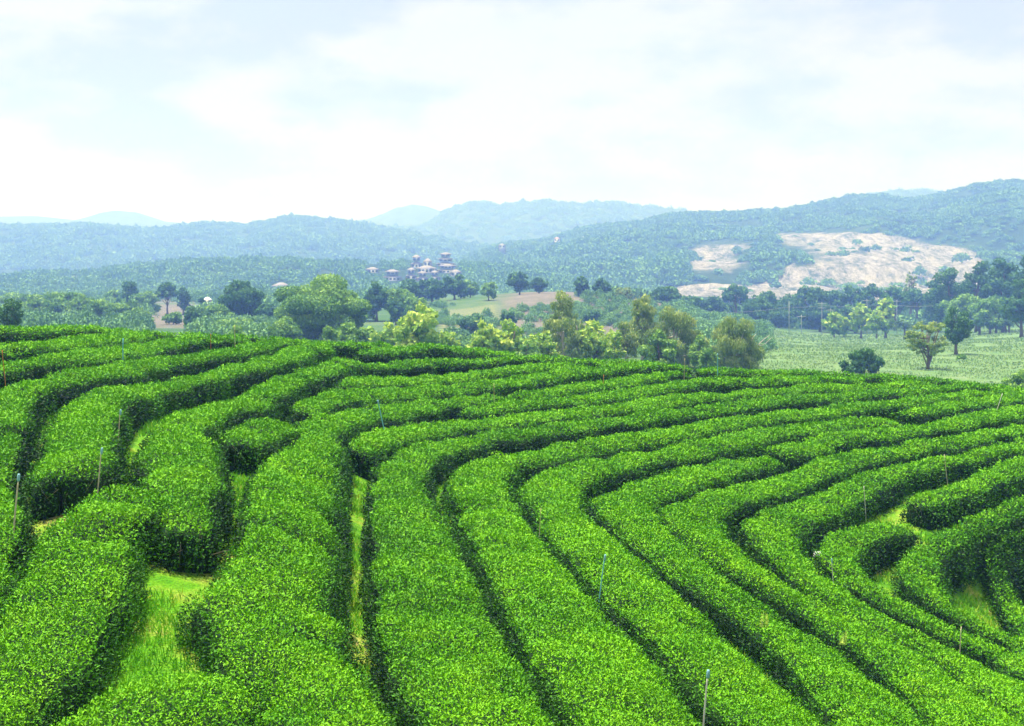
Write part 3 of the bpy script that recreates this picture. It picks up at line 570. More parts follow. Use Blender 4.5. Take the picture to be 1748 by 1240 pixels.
o = mesh('weeds', Vf, [Tf], [M['weed']], attrs=dict(age=np.repeat(np.clip(.42 + rng.normal(0, .2, m), 0, 1), 4))); tag(o, 'weedy pale green growth covering the field at the right', 'field growth', kind='stuff')
# ------------------------------------------------------------------ stakes in the tea
M['aqua'] = mat('aqua_pipe', (.16, .50, .52), .5, .4); M['white'] = mat('white_pipe', (.62, .62, .56), .5, .4)
M['bamboo'] = mat('bamboo', (.52, .46, .32), .7, .2); M['orange'] = mat('orange_stick', (.50, .20, .05), .7, .2); M['cap'] = mat('pipe_cap', (.20, .42, .50), .5, .4)
M['straw'] = mat('straw_stick', (.50, .46, .24), .8, .1)
STAKES = [
 (1209,1148,1203,1215,.021,'white','tall white irrigation stake standing near the bottom edge of the photo',1),
 (1033,950,1026,1000,.020,'aqua','light blue stake standing in a dark crease in the lower middle',1),
 (645,685,655,729,.026,'aqua','light blue stake leaning left among the hedges left of centre',1),
 (210,578,210,612,.032,'aqua','upright aqua stake in the upper left tea hedges',0),
 (32,813,26,882,.022,'bamboo','bamboo stake with pale cap at the far left by a dark hedge end',1),
 (174,768,171,796,.018,'bamboo','lower of two bamboo stakes on the dark flank of the left bent hedge',1),
 (206,702,204,723,.018,'bamboo','upper of two bamboo stakes on the dark flank of the left bent hedge',1),
 (1225,605,1225,632,.034,'aqua','blue capped stake on the skyline below the tree with bare white branches',1),
 (1169,612,1168,640,.020,'straw','pale thin stake on the skyline left of the blue capped stake',0),
 (1475,830,1477,868,.016,'white','thin white stake at the dark left end of a hedge above the grass alley',0),
 (1612,776,1616,812,.016,'bamboo','thin brown stake in front of a dark hedge flank at the right',0),
 (1711,672,1703,697,.022,'white','leaning white stake near the right end of the skyline',0),
 (1420,956,1422,987,.017,'white','short white stake below the small white bag',1),
 (1641,1070,1639,1110,.018,'bamboo','yellowish stake in the lower right corner hedges',0),
 (1031,640,1030,652,.022,'orange','short orange stick in the upper middle rows',0),
 (843,655,844,688,.016,'straw','thin straw stick upright in the middle rows right of the leaning blue stake',0),
 (401,556,401,578,.026,'straw','straw coloured stake with a leafy tip on the left skyline',0),
 (360,570,360,592,.018,'orange','thin orange stick left of the straw stake near the skyline',0),
 (4,598,6,622,.018,'orange','thin orange stick at the left edge of the frame'  ,0),
 (924,868,922,895,.013,'straw','thin straw stick in the foreground hedges left of centre bottom',0)]
for (ut, vt, ub, vb, r, mt, lab, cap) in STAKES:
    b = topw([(ub, vb)])[0]; Y = b[1]; Yt = np.linspace(Y - 1.2, Y + 1.5, 60); Xt = (ub - U0) / F * Yt; gt = hill_z(Xt, Yt); rz = CAMZ - (vb - VH) / F * Yt
    ins = (covered(Xt, Yt) < (.82 if Y < 26 else .68)) & (rz < gt + .76) & (rz > gt)          # where the sight line to the foot of the stake enters a hedge
    if ins.any(): Y = float(Yt[np.argmax(ins)]) - .12
    emb = max(.15, CAMZ - (vb - VH) / F * Y - float(hill_z((ub - U0) / F * Y, Y)))
    top = np.array([(ut - U0) / F * Y, Y, CAMZ - (vt - VH) / F * Y]); b = np.array([(ub - U0) / F * Y, Y, CAMZ - (vb - VH) / F * Y])
    d = (top - b) / np.linalg.norm(top - b); foot = b - d * emb; r = r * .5
    e = empty('stake', tuple(foot), lab, 'stake', 'stakes among the tea hedges'); L = np.linalg.norm(top - foot)
    g = Geo(); ts = np.array([0, .3, .6, .9, 1]) * L; g.tube(ts[:, None] * d + np.array([.006, .004, 0]) * np.sin(ts * 5)[:, None], r * (1 - .12 * ts / L), 9); g.build('pole', [M[mt]], e, smooth=True)
    if cap:
        g = Geo(); g.tube([d * (L - .07), d * (L - .05), d * (L + .012), d * (L + .03)], [r * 1.35, r * 1.75, r * 1.75, r * 1.1], 10); g.build('cap', [M['cap']], e, smooth=True)
# small white bag caught by the hedge
p = topw([(1391, 916)])[0]; zc = hill_z(p[0], p[1])
g = Geo(); a = np.linspace(0, 2 * np.pi, 14, endpoint=False); rings = []
for i, (rr, z) in enumerate([(.01, 0), (.12, .02), (.24, .12), (.20, .26), (.09, .36), (.05, .40), (.11, .47), (.12, .50)]):
    q = rr * (1 + .25 * vnoise(np.cos(a) * 2, np.sin(a) * 2, i * .9)); rings.append(np.c_[q * np.cos(a) * 1.25, q * np.sin(a) * .7, np.full(14, z) + .03 * np.sin(3 * a) * (i > 4)])
V = np.vstack(rings); n = len(rings); i = np.arange(n - 1)[:, None] * 14; j = np.arange(14)[None]; jn = (j + 1) % 14
g.add(V, np.stack([i + j, i + jn, i + 14 + jn, i + 14 + j], -1).reshape(-1, 4))
M['bag'] = mat('white_plastic', (.75, .78, .80), .5, .4); o = g.build('plastic_bag', [M['bag']], smooth=True)
o.location = (p[0], p[1], zc + .22); o.rotation_euler = (.3, 1.0, .5); o.scale = (.6, .6, .6); tag(o, 'small crumpled white bag lying in the straw gap beside a dark hedge', 'bag')
# ferns poking out
for (u, v, lab) in [(1305, 1068, 'pale fern frond sticking out of the hedge in the lower right'), (1440, 1098, 'pair of pale fern fronds rising from a dark crease in the lower right')]:
    b = topw([(u, v)])[0]; g = Geo(); VV = []; TT = []
    for k in range(2):
        ph = rng.uniform(0, 6.28); L = .34; s = np.linspace(0, 1, 12); sp = np.c_[.25 * s ** 2 * math.cos(ph), .25 * s ** 2 * math.sin(ph), s * .95 - .25 * s ** 2] * L
        P = np.repeat(sp, 2, 0); sd = np.tile([1, -1], 12)[:, None] * np.array([[-math.sin(ph), math.cos(ph), .15]])
        Vf, Tf = leaves(P + sd * .03, sd + [0, 0, .3], .085 * (1.1 - np.repeat(s, 2)), .3, .1, 1.2); g.add(Vf, Tf, age=.1)
        g.tube(sp, .003, 4, age=.4)
    o = g.build('fern', [M['teak']]); o.location = (b[0], b[1], b[2] - .02); tag(o, lab, 'fern')

# ------------------------------------------------------------------ trees
def envelope(kind, nc, W2, H, cb, r):
    k = rng.random(nc)
    d = nrm(r.normal(0, 1, (nc, 3)))
    if kind == 'umbrella':
        a = r.uniform(0, 6.28, nc); q = np.sqrt(r.random(nc)); c = np.c_[np.cos(a) * q * W2 * .85, np.sin(a) * q * W2 * .85, H * (.93 - .28 * q ** 2 * r.uniform(.6, 1.3, nc) - .15 * r.random(nc) * (1 - cb))]
        return c
    zc = H * (cb + 1) / 2; hz = H * (1 - cb) / 2
    q = r.uniform(.35, .86, (nc, 1)) if kind != 'sparse' else r.uniform(.55, .95, (nc, 1))
    c = d * q * np.array([W2, W2, hz]); c[:, 2] = c[:, 2] * .95 + zc + .05 * hz
    if kind in ('broad', 'teak', 'dark'): c[:, :2] *= np.clip(1.18 - .30 * (c[:, 2:3] - zc) / hz, .7, 1.2)
    return c
KP = dict(  # crown material, bark, crown base, clumps, clump radius / half width, leaf scale, droop, ratio
 broad=('broad', 'bark', -.05, 46, .34, 1., 0, .6), dark=('dark', 'bark', .05, 40, .34, 1., 0, .6), teak=('teak', 'bark', -.1, 52, .25, 1.5, 0, .8),
 euc=('euc', 'palebark', .0, 52, .26, 1.15, 1.3, .3), umbrella=('dark', 'bark', .3, 30, .26, 1., 0, .7), sparse=('euc', 'bark', .12, 60, .15, .9, .3, .5),
 bush=('broad', 'bark', -.2, 26, .38, 1., 0, .6), dbush=('dark', 'bark', -.2, 26, .38, 1., 0, .6), pale=('broad', 'bark', .02, 36, .32, 1.05, 0, .7))
def tree(kind, u, vt, w, Y, label, name=None, vb=None, group=None, cat=None, cb=None, lean=0., seed=None, dens=1., sink=0.):
    mk, bk, cb0, nc, cr, lsf, droop, ratio = KP[kind]; cb = cb0 if cb is None else cb
    r = np.random.default_rng(int(u * 7 + vt * 13 + Y))
    X = (u - U0) / F * Y; z0 = float(valley_z(X, Y)) if vb is None else CAMZ - (vb - VH) / F * Y
    zg = float(valley_z(X, Y)); z0 = min(z0, zg) if vb is None else z0
    z0 -= .1; H = CAMZ - (vt - VH) / F * Y - z0; W2 = w / F * Y / 2 * .99
    H = max(H * 1.05, .9)
    nm = name or {'bush': 'bush', 'dbush': 'bush'}.get(kind, 'tree')
    e = empty(nm, (X, Y, z0), label, cat or nm, group)
    c = envelope(kind if kind in ('umbrella', 'sparse') else 'broad', nc, W2, H, cb, r); c[:, 0] += lean * c[:, 2]
    px = .585 * F / Y                                   # render pixels per metre
    L = np.clip(2.9 / px, .10, 2.) * lsf
    rad = cr * W2 * r.uniform(.65, 1.25, nc); hz = min(1.15, max(.6, H * (1 - cb) / (2 * W2)))
    area = 4 * np.pi * rad ** 2; cnt = np.maximum((area / (L * L * ratio * .5) * .85 * dens * (.75 if kind in ('euc', 'sparse') else 1)).astype(int), 12)
    cnt = np.minimum(cnt, 1500)
    k = np.repeat(np.arange(nc), cnt); d = nrm(r.normal(0, 1, (len(k), 3))); d[:, 2] = d[:, 2] * .9 + .1
    rr = rad[k][:, None] * (1 - .55 * r.random((len(k), 1)) ** 1.7); st = np.array([1, 1, .78 * hz])
    P = c[k] + d * rr * st
    if kind == 'euc': P[:, 2] -= .45 * rad[k] * r.random(len(k)) ** 2 * 2; P[:, :2] += r.normal(0, .1 * W2 * .3, (len(k), 2))
    kp = P[:, 2] > .05; P = P[kp]; d = d[kp]; k = k[kp]; cv = r.normal(0, .10, nc)[k]
    V, T = leaves(P, d, L * r.uniform(.6, 1.35, len(P)), ratio, .6, .35, droop, r)
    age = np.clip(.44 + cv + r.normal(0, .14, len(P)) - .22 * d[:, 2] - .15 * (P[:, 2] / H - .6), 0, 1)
    mesh('crown', V, [T], [M[mk]], attrs=dict(age=np.repeat(age, 4)), parent=e)
    # trunk, limbs reaching into the clumps
    g = Geo(); tr = max(.03 * H, .035 * W2 * 2) * (.55 if kind in ('bush', 'dbush') else 1) * (.8 if kind == 'sparse' else 1)
    top = np.array([lean * H * .7, 0, H * (.75 if kind != 'umbrella' else .6)])
    t = np.linspace(0, 1, 8); wob = np.c_[.03 * H * np.sin(t * 5 + u) * t, .03 * H * np.cos(t * 4 + u) * t, 0 * t]
    tk = t[:, None] * top + wob; g.tube(tk, tr * (1 - .75 * t) * (1 + .5 * (t == 0)), 8)
    if kind == 'sparse':                                # several stems from one foot
        for i in range(4):
            a = r.uniform(0, 6.28); e1 = np.array([math.cos(a) * W2 * .55, math.sin(a) * W2 * .55, H * r.uniform(.6, .85)]); g.tube(t[:, None] ** 1.3 * [1, 1, 0] * e1 + t[:, None] * [0, 0, 1] * e1, tr * .6 * (1 - .7 * t), 6)
    nb = 22 if kind in ('euc', 'sparse') else 9
    for i in r.permutation(nc)[:nb]:
        s = r.uniform(.3, .85); a = np.array([np.interp(s, t, tk[:, q]) for q in range(3)]); b = c[i].copy()
        if a[2] > b[2]: a = np.array([np.interp(max(.15, s * .4), t, tk[:, q]) for q in range(3)])
        m1 = a * .5 + b * .5 + [0, 0, -.06 * H]; q = np.linspace(0, 1, 6)[:, None]
        g.tube((1 - q) ** 2 * a + 2 * q * (1 - q) * m1 + q * q * b, tr * .42 * (1 - .8 * q[:, 0]), 5)
    g.build('trunk', [M[bk]], e, smooth=True)
    return e
GR = 'trees beyond the tea slope'
# the near belt just behind the crest
tree('broad', 552, 477, 160, 217, 'large round green tree rising behind the left half of the skyline', group=GR, dens=1.2)
tree('broad', 485, 540, 60, 190, 'low green bush at the left foot of the large round tree', name='bush')
tree('pale', 600, 556, 70, 170, 'low yellow green bush at the right foot of the large round tree', name='bush')
tree('teak', 660, 553, 60, 160, 'low leafy yellow green shrub left of the bright yellow green tree', name='shrub')
tree('teak', 716, 520, 108, 150, 'bright yellow green leafy tree with a domed crown, left of centre', group=GR, dens=1.2)
tree('teak', 826, 548, 62, 150, 'small pale leafy tree right of the domed yellow green tree', group=GR)
tree('teak', 876, 546, 84, 152, 'wide low pale leafy tree left of the tall drooping tree', group=GR)
tree('teak', 925, 563, 62, 150, 'low pale leafy bush at the foot of the tall drooping tree', name='bush')
tree('euc', 957, 489, 66, 165, 'tall drooping olive tree with pale trunks in the middle of the skyline', group=GR, cb=.05)
tree('euc', 985, 535, 34, 160, 'slim drooping olive tree at the right side of the tallest drooping tree', group=GR, cb=.1)
tree('teak', 1018, 540, 66, 158, 'mid green leafy tree between the two groups of drooping trees', group=GR)
tree('euc', 1068, 548, 44, 160, 'thin feathery tree left of the first broad olive tree', group=GR, cb=.05)
tree('euc', 1098, 503, 62, 172, 'broad olive drooping tree with a narrow raised top', group=GR, cb=-.05, dens=1.3)
tree('euc', 1152, 520, 98, 162, 'broad bushy olive tree with white twigs, right of the raised top', group=GR, cb=-.15, dens=1.4)
e_ = tree('euc', 1256, 538, 98, 152, 'olive tree with bare white leaning branches on its right side', group=GR, cb=-.1, dens=1.4)
g = Geo(); Y = 152; sc = Y / F
def bare(pts, r0): 
    p = np.array([((u - 1256) * sc, rng.uniform(-.6, -.2), CAMZ - (v - VH) * sc) for u, v in pts]); p[:, 2] -= e_.location.z; g.tube(resample(p, .5), np.linspace(r0, r0 * .25, len(resample(p, .5))), 6)
bare([(1262, 620), (1275, 605), (1290, 592), (1302, 580), (1312, 572)], .12); bare([(1275, 605), (1277, 590), (1284, 576), (1290, 570)], .07); bare([(1290, 592), (1304, 588), (1318, 575)], .06)
g.build('branch', [M['palebark']], e_, smooth=True)
tree('bush', 1195, 577, 40, 156, 'pale green bush between the two broad olive trees', name='bush')
tree('sparse', 1584, 550, 88, 172, 'sparse open crowned tree with thin stems on the right skyline', group=GR, cb=.25)
tree('dbush', 1476, 599, 58, 160, 'round dark green bush on the right skyline', name='bush')
tree('dbush', 1441, 614, 18, 160, 'tiny dark bush beside the round dark bush', name='bush')
tree('dark', 1632, 519, 48, 225, 'slim dark green tree standing in the pale field', group=GR, cb=.1)
tree('bush', 1738, 628, 50, 130, 'bright green bush cut by the right edge at the skyline', name='bush')
tree('bush', 1642, 618, 16, 200, 'small green bush in the pale field right of the sparse tree', name='bush')
tree('dark', 16, 515, 78, 120, 'dark low tree crown at the far left of the skyline', group=GR, cb=.0)
tree('pale', 404, 556, 44, 130, 'small pale bush behind the straw stake on the left skyline', name='bush')
for (k, u, vt, w, Y, lab) in [('teak', 775, 566, 40, 150, 'small pale shrub in the dip right of the domed yellow green tree'), ('teak', 625, 548, 44, 175, 'pale shrub between the large round tree and the domed tree'),
  ('teak', 1045, 560, 44, 150, 'low yellow green shrub right of the mid green leafy tree'), ('euc', 962, 530, 60, 158, 'lower olive tree filling the foot of the tall drooping tree'), ('pale', 1125, 560, 60, 150, 'low green bush filling the foot of the broad olive trees'),
  ('pale', 1205, 590, 40, 145, 'low bush between the broad olive tree and the one with bare branches'), ('pale', 560, 562, 60, 165, 'low bush under the trunk of the large round tree'), ('pale', 900, 572, 60, 145, 'low bushy growth under the wide pale leafy tree')]:
    tree(k, u, vt, w, Y, lab, name='shrub' if 'tree fill' not in lab else None, cb=-.3, group='shrubs behind the skyline')
# left belt
GL = 'trees in the hazy left belt'
for (k, u, vt, w, Y, lab) in [
 ('pale', 62, 507, 74, 330, 'pale green rounded tree, first right of the dark crown at the far left'),
 ('pale', 122, 497, 88, 320, 'large pale green rounded tree, second from the left in the hazy belt'),
 ('pale', 184, 514, 70, 300, 'pale green tree left of the tall dark pair in the hazy belt'),
 ('broad', 28, 498, 60, 420, 'blue green tree behind the dark crown at the far left'),
 ('dark', 222, 484, 42, 400, 'tall dark tree left of the pale field gap'),
 ('broad', 248, 500, 44, 390, 'soft green tree right of the tall dark tree'),
 ('pale', 190, 496, 34, 430, 'small pale tree behind the large pale green one'),
 ('umbrella', 286, 482, 40, 400, 'thin umbrella shaped tree above the pale field gap'),
 ('dark', 313, 491, 26, 395, 'narrow dark tree beside the thin umbrella tree'),
 ('dark', 412, 481, 76, 300, 'dense dark rounded tree left of the large round green tree'),
 ('broad', 236, 528, 50, 290, 'low green tree just above the hedges left of the bare strip'),
 ('broad', 296, 533, 30, 300, 'small bush inside the bare striped patch'),
 ('dark', 334, 523, 46, 270, 'dark leafy bush right of the bare striped patch'),
 ('broad', 372, 520, 50, 280, 'mid green tree at the left foot of the dense dark tree'),
 ('dark', 344, 508, 14, 380, 'small dark tree beside the white roofed pavilion'),
 ('dark', 452, 520, 40, 290, 'dark green tree at the right foot of the dense dark tree'),
 ('broad', 400, 545, 80, 240, 'long pale bush line below the dense dark tree'),
 ('bush', 455, 552, 40, 230, 'low round bush left of the large round tree'),
 ('dark', 643, 481, 46, 330, 'dark tree with a bare trunk right of the large round tree'),
 ('broad', 684, 492, 50, 330, 'mid green tree behind the domed yellow green tree, on its left'),
 ('dark', 676, 510, 30, 310, 'very dark round bush beside the bare trunked dark tree'),
 ('broad', 712, 503, 40, 325, 'small green tree directly above the domed yellow green tree'),
 ('dark', 703, 480, 46, 420, 'dark tree at the left end of the row on the field edge'),
 ('dark', 738, 478, 48, 420, 'dark tree, second in the row on the field edge'),
 ('dark', 776, 471, 48, 425, 'tallest dark tree of the row on the field edge'),
 ('broad', 803, 478, 26, 430, 'thin green tree at the right end of the row on the field edge'),
 ('pale', 834, 482, 30, 400, 'pale thin tree standing alone on the soil slope'),
 ('dark', 887, 464, 36, 425, 'dark crowned tree at the top left corner of the bare soil hill'),
 ('dark', 920, 474, 30, 440, 'short dark tree behind the top of the bare soil hill'),
 ('dark', 994, 474, 28, 400, 'slim dark tree on the bare soil hill, left one of the pair'),
 ('dark', 1029, 476, 26, 400, 'slim dark tree on the bare soil hill, right one of the pair'),
 ('sparse', 1066, 491, 36, 400, 'thin grey green tree right of the slim pair on the soil hill'),
 ('dbush', 867, 528, 26, 300, 'small dark bush at the foot of the soil slope'),
 ('dbush', 806, 535, 46, 280, 'wide dark bush below the yellow striped field'),
 ('dbush', 1012, 529, 32, 320, 'low dark bush at the right foot of the soil hill'),
 ('dark', 1139, 491, 48, 430, 'dark tree in front of the pale quarry floor, left end'),
 ('dbush', 790, 575, 30, 230, 'blue green bush low between the two yellow green trees')]:
    tree(k, u, vt, w, Y, lab, name='bush' if 'bush' in lab.split(' ') and k in ('dbush', 'bush') else None, group=GL)
# dark belt at the right
GD = 'dark trees along the far side of the pale field'
ordn = 'first second third fourth fifth sixth seventh eighth ninth tenth eleventh twelfth thirteenth fourteenth fifteenth sixteenth seventeenth eighteenth nineteenth twentieth'.split()
belt = [(1178, 510, 60), (1215, 508, 44), (1256, 488, 50), (1238, 520, 50), (1290, 510, 54), (1306, 497, 44), (1345, 505, 60), (1384, 492, 66), (1420, 495, 56), (1455, 486, 54), (1490, 490, 60), (1528, 490, 58), (1566, 494, 52), (1205, 535, 60), (1330, 528, 60), (1400, 520, 64), (1460, 520, 60), (1600, 500, 46)]
for i, (u, vt, w) in enumerate(sorted(belt)):
    tree('umbrella' if vt < 500 else 'dark', u, vt, w, 470 + (i * 37) % 60, 'dark tree of the belt behind the pale field, %s from its left end' % ordn[i], group=GD, cb=.0)
right = [(1555, 462, 26, 560, 'sparse', 'tall thin feathery tree in front of the quarry'), (1530, 480, 30, 540, 'broad', 'soft bushy tree left of the tall thin feathery tree'),
 (1622, 452, 60, 430, 'dark', 'tall dark tree at the left end of the high right grove'), (1668, 446, 62, 420, 'dark', 'tall tree in the high right grove, second from its left end'),
 (1714, 440, 64, 400, 'dark', 'tallest dark tree of the high right grove'), (1760, 436, 60, 400, 'dark', 'tall dark tree of the right grove cut by the frame edge'),
 (1640, 500, 60, 400, 'broad', 'mid green tree low in the right grove'), (1690, 505, 60, 390, 'broad', 'green tree with a lighter crown low in the right grove'),
 (1744, 478, 62, 330, 'dark', 'near dark leafy tree with a bare trunk at the right edge'), (1600, 478, 44, 450, 'dark', 'dark tree stepping down left from the high right grove'),
 (1424, 532, 34, 400, 'teak', 'small bright green tree beside the double power pole'), (1470, 515, 38, 400, 'teak', 'pale large leaved tree right of the power poles'),
 (1512, 508, 34, 400, 'teak', 'bright green tree beside the palms'), (1496, 528, 30, 395, 'teak', 'low bright bush between the two pale leafy trees'),
 (1440, 540, 24, 410, 'teak', 'tiny bright green tree at the edge of the pale field')]
for (u, vt, w, Y, k, lab) in right: tree(k, u, vt, w, Y, lab, group=GD, cb=.05 if k != 'sparse' else None)
# palms
def palm(u, vt, w, Y, label):
    r = np.random.default_rng(int(u)); X = (u - U0) / F * Y; z0 = float(valley_z(X, Y)) - .1; H = CAMZ - (vt - VH) / F * Y - z0; R_ = w / F * Y / 2
    e = empty('palm_tree', (X, Y, z0), label, 'palm', 'palms by the dark trees'); hT = H * .5; g = Geo(); g.tube([(0, 0, 0), (.1, 0, hT * .5), (.05, 0, hT)], [.4, .3, .28], 8); g.build('trunk', [M['bark']], e, smooth=True)
    g = Geo()
    for i in range(20):
        a = i * 2.4 + r.uniform(-.2, .2); up = r.uniform(.25, 1.1); t = np.linspace(0, 1, 12)
        sp = np.c_[np.cos(a) * R_ * t, np.sin(a) * R_ * t, hT + (H - hT) * (up * 1.6 * t - up * .8 * t ** 2 - .55 * t ** 2.5)]
        P = np.repeat(sp, 4, 0); k = len(P); sd = np.tile([1, -1, 1, -1], 12)[:, None] * np.array([[-np.sin(a), np.cos(a), 0]]); Nn = sd + [0, 0, -.35]
        V, T = leaves(P + r.normal(0, .06, (k, 3)), Nn, np.repeat(.5 * R_ * (1.05 - .6 * t), 4), .22, .2, 1.); g.add(V, T, age=np.clip(r.normal(.5, .15), 0, 1)); g.tube(sp, .05, 4, age=.5)
    g.build('fronds', [M['palm']], e)
for (u, vt, w, Y, lab) in [(1544, 536, 40, 385, 'broad palm at the edge of the pale field, left of the others'), (1574, 538, 36, 390, 'second palm from the left at the edge of the pale field'), (1640, 533, 34, 400, 'palm right of the slim dark tree'),
  (1672, 536, 32, 395, 'palm in the middle of the right palm row'), (1700, 530, 36, 390, 'tall palm near the right end of the palm row'), (1722, 538, 32, 385, 'last palm of the row near the right edge')]: palm(u, vt, w, Y, lab)
# ------------------------------------------------------------------ power poles and wires
M['concrete'] = mat('concrete_pole', (.34, .36, .36), .8, .2); M['wire'] = mat('wire', (.25, .27, .28), .5, .3)
def pole(u, vt, Y, label, arms=1, vb=None, r=.12):
    X = (u - U0) / F * Y; z0 = float(valley_z(X, Y)) - .2; H = CAMZ - (vt - VH) / F * Y - z0
    e = empty('power_pole', (X, Y, z0), label, 'power pole', 'power poles beyond the tea slope')
    g = Geo(); g.tube([(0, 0, 0), (0, 0, H * .5), (0, 0, H)], [r * 1.15, r, r * .7], 8); g.build('pole', [M['concrete']], e, smooth=True)
    for i in range(arms):
        z = H - .5 - i * 1.3; g = Geo(); g.box((-1.3, -.24, z - .09), (1.3, -.13, z + .09))
        g.build('crossarm', [M['concrete']], e)
    return np.array([X, Y, z0 + H - .15])
PP = [pole(1347, 515, 420, 'tall plain pole left of the double crossarm pole', 0), pole(1403, 516, 430, 'pole with two crossarms left of the bright small tree', 2), pole(1418, 527, 425, 'shorter pole just right of the two crossarm pole', 1),
      pole(1480, 511, 440, 'pole in front of the dark belt behind the pale leafy trees', 1), pole(1506, 510, 430, 'bare pole right of the pale large leaved tree', 0), pole(1531, 512, 445, 'pole with one crossarm above the palms', 1), pole(1632, 507, 430, 'pole showing above the slim dark tree', 0)]
pole(1368, 538, 425, 'short white pole at the far edge of the pale field', 1); pole(1053, 519, 380, 'pole with two crossarms at the right foot of the soil hill', 2); pole(906, 520, 380, 'faint thin pole on the bare soil hill', 0, r=.1)
pole(1348 - 20, 600, 240, 'thin pole standing in the near pale field', 0, r=.06); 
def wire(a, b, sag, label):
    t = np.linspace(0, 1, 24)[:, None]; p = a * (1 - t) + b * t; p[:, 2] -= sag * 4 * (t * (1 - t))[:, 0]; g = Geo(); g.tube(p, .045, 5); o = g.build('power_line', [M['wire']], smooth=True); tag(o, label, 'wire')
L0 = np.array([(1040 - U0) / F * 420, 420, CAMZ - (532 - VH) / F * 420]); L1 = np.array([(1200 - U0) / F * 420, 420, CAMZ - (534 - VH) / F * 420])
wire(L1, PP[0] - [0, 0, 1.5], .6, 'power line running left from the tall plain pole'); wire(PP[0] - [0, 0, 1.5], PP[1] - [0, 0, .8], .3, 'power line between the tall plain pole and the two crossarm pole')
wire(PP[1] - [0, 0, .8], PP[3] - [0, 0, 1.6], .5, 'power line crossing in front of the pale leafy trees'); wire(PP[3] - [0, 0, 1.6], PP[5] - [0, 0, 1.6], .4, 'power line above the palms'); wire(PP[5] - [0, 0, 1.6], PP[6] - [0, 0, 1.6], .7, 'power line running right towards the slim dark tree')
# ------------------------------------------------------------------ resort pavilions on the hillside and farm buildings
M['wall'] = mat('plaster_wall', (.36, .38, .41), .8, .2); M['roof'] = mat('brown_roof', (.26, .24, .25), .8, .2); M['glass'] = mat('dark_window', (.10, .12, .14), .2, .5); M['wood'] = mat('timber', (.18, .12, .09), .8, .2)
M['wwall'] = mat('white_wall', (.75, .74, .72), .8, .2); M['wroof'] = mat('white_roof', (.70, .72, .74), .6, .3); M['rroof'] = mat('red_roof', (.36, .22, .18), .7, .2)
def hip(g, w, d, z, h, over=.0, t=.18):
    a, b = w / 2 + over, d / 2 + over; rx = max(a - b, .2)
    V = [(-a, -b, z), (a, -b, z), (a, b, z), (-a, b, z), (-a, -b, z + t), (a, -b, z + t), (a, b, z + t), (-a, b, z + t), (-rx, 0, z + h), (rx, 0, z + h)]
    g.add(V, [np.array([(0, 3, 2, 1), (0, 1, 5, 4), (1, 2, 6, 5), (2, 3, 7, 6), (3, 0, 4, 7), (4, 5, 9, 8), (6, 7, 8, 9)]), np.array([(5, 6, 9), (7, 4, 8)])])
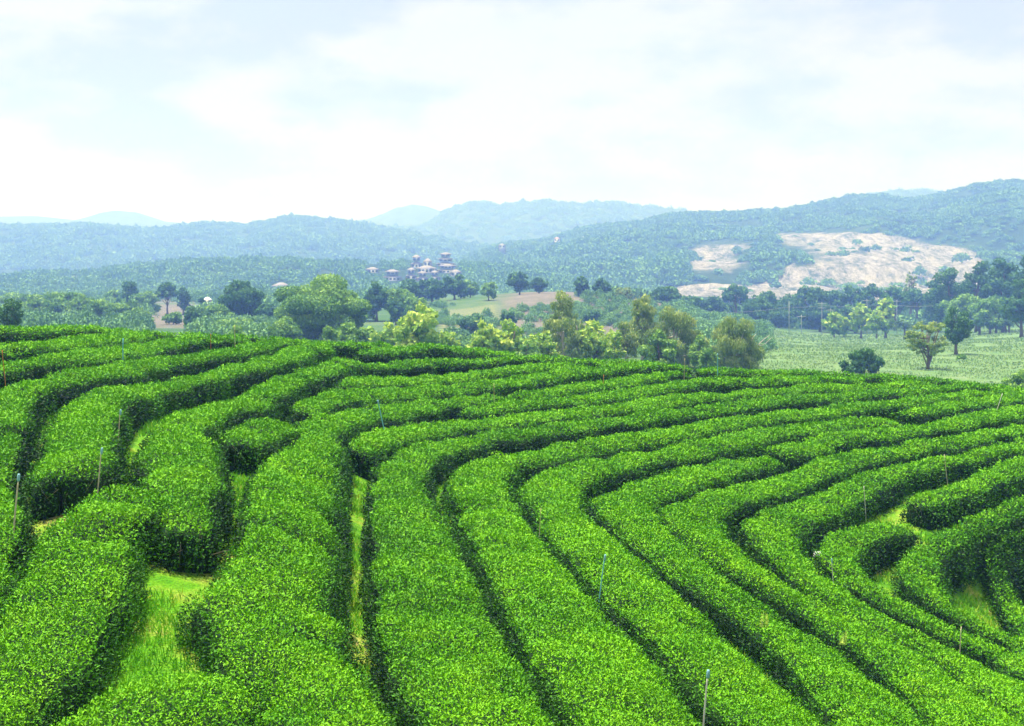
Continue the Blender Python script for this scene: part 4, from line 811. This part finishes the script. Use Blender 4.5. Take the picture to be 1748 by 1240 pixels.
def pavilion(u, vt, vb, w, Y, tiers, label, wm='wall', rm='roof', name='pavilion', cat='building', group='tiered resort pavilions on the wooded rise'):
    X = (u - U0) / F * Y; zb = CAMZ - (vb - VH) / F * Y; H = (vb - vt) / F * Y; Wd = w / F * Y; Dp = Wd * .7
    e = empty(name, (X, Y, zb), label, cat, group); e.rotation_euler = (0, 0, rng.uniform(-.25, .25))
    hs = H / tiers
    for i in range(tiers):
        s = 1 - .22 * i; w_, d_ = Wd * .82 * s, Dp * .82 * s; z = i * hs
        g = Geo(); g.box((-w_ / 2, -d_ / 2, z - (6 if i == 0 else 0)), (w_ / 2, d_ / 2, z + hs * .55)); g.build('wall', [M[wm]], e)
        g = Geo(); hip(g, w_, d_, z + hs * .55, hs * .42, Wd * .1); g.build('roof', [M[rm]], e)
        nw = max(2, int(w_ / 2.2)); 
        for j in range(nw):
            x = -w_ / 2 + (j + .5) * w_ / nw; g = Geo(); g.box((x - w_ / nw * .3, -d_ / 2 - .12, z + hs * .1), (x + w_ / nw * .3, -d_ / 2 - .01, z + hs * .46)); g.build('window', [M['glass']], e)
    for sx in (-1, 1):
        for sy in (-1, 1): g = Geo(); g.box((sx * Wd * .46 - .15, sy * Dp * .46 - .15, -5), (sx * Wd * .46 + .15, sy * Dp * .46 + .15, hs * .56)); g.build('post', [M['wood']], e)
for (u, vt, vb, w, tr, lab) in RESORT:
    Y, _ = on_rise(u, vb); pavilion(u, vt, vb, w, Y, tr, lab)
HG = 'small buildings scattered in the valley'
for a in [(354, 507, 520, 15, 450, 1, 'white roofed open pavilion above the bare striped patch', 'wwall', 'wroof'), (232, 513, 521, 20, 460, 1, 'white low farm house left of the tall dark tree', 'wwall', 'wroof'), (160, 515, 521, 14, 470, 1, 'small red roofed house in the left belt', 'wwall', 'rroof'),
   (951, 405, 412, 11, 1560, 1, 'tiny red roofed house high on the wooded hill', 'wwall', 'rroof'), (996, 404, 410, 6, 1580, 1, 'tiny white house high on the wooded hill', 'wwall', 'wroof'), (857, 416, 423, 12, 1500, 1, 'small pale house on the left shoulder of the wooded hill', 'wall', 'roof'),
   (888, 434, 442, 13, 1350, 1, 'lone pale brown house below the shoulder of the wooded hill', 'wall', 'roof'), (127, 471, 477, 12, 880, 1, 'small pale house in the left wood', 'wall', 'roof'), (164, 473, 480, 13, 880, 1, 'brown roofed house in the left wood', 'wall', 'roof'), (205, 473, 479, 12, 880, 1, 'third small house in the left wood, right of the brown roofed one', 'wall', 'roof')]: pavilion(*a, name='house', cat='house', group=HG)

# ------------------------------------------------------------------ haze
g = Geo(); g.box((-6500, -60, -3), (6500, 9200, 330))
hz = bpy.data.materials.new('haze_air'); hz.use_nodes = True; t = hz.node_tree; t.nodes.remove(t.nodes['Principled BSDF'])
pv = t.nodes.new('ShaderNodeVolumePrincipled'); pv.inputs['Color'].default_value = (.20, .345, 1, 1); pv.inputs['Anisotropy'].default_value = .35; pv.inputs['Absorption Color'].default_value = (1, 1, 1, 1); pv.inputs['Density'].default_value = 8e-4
t.links.new(pv.outputs[0], t.nodes['Material Output'].inputs['Volume'])
o = g.build('haze', [hz]); tag(o, 'pale blue haze filling the air over the valley', 'haze', kind='stuff')
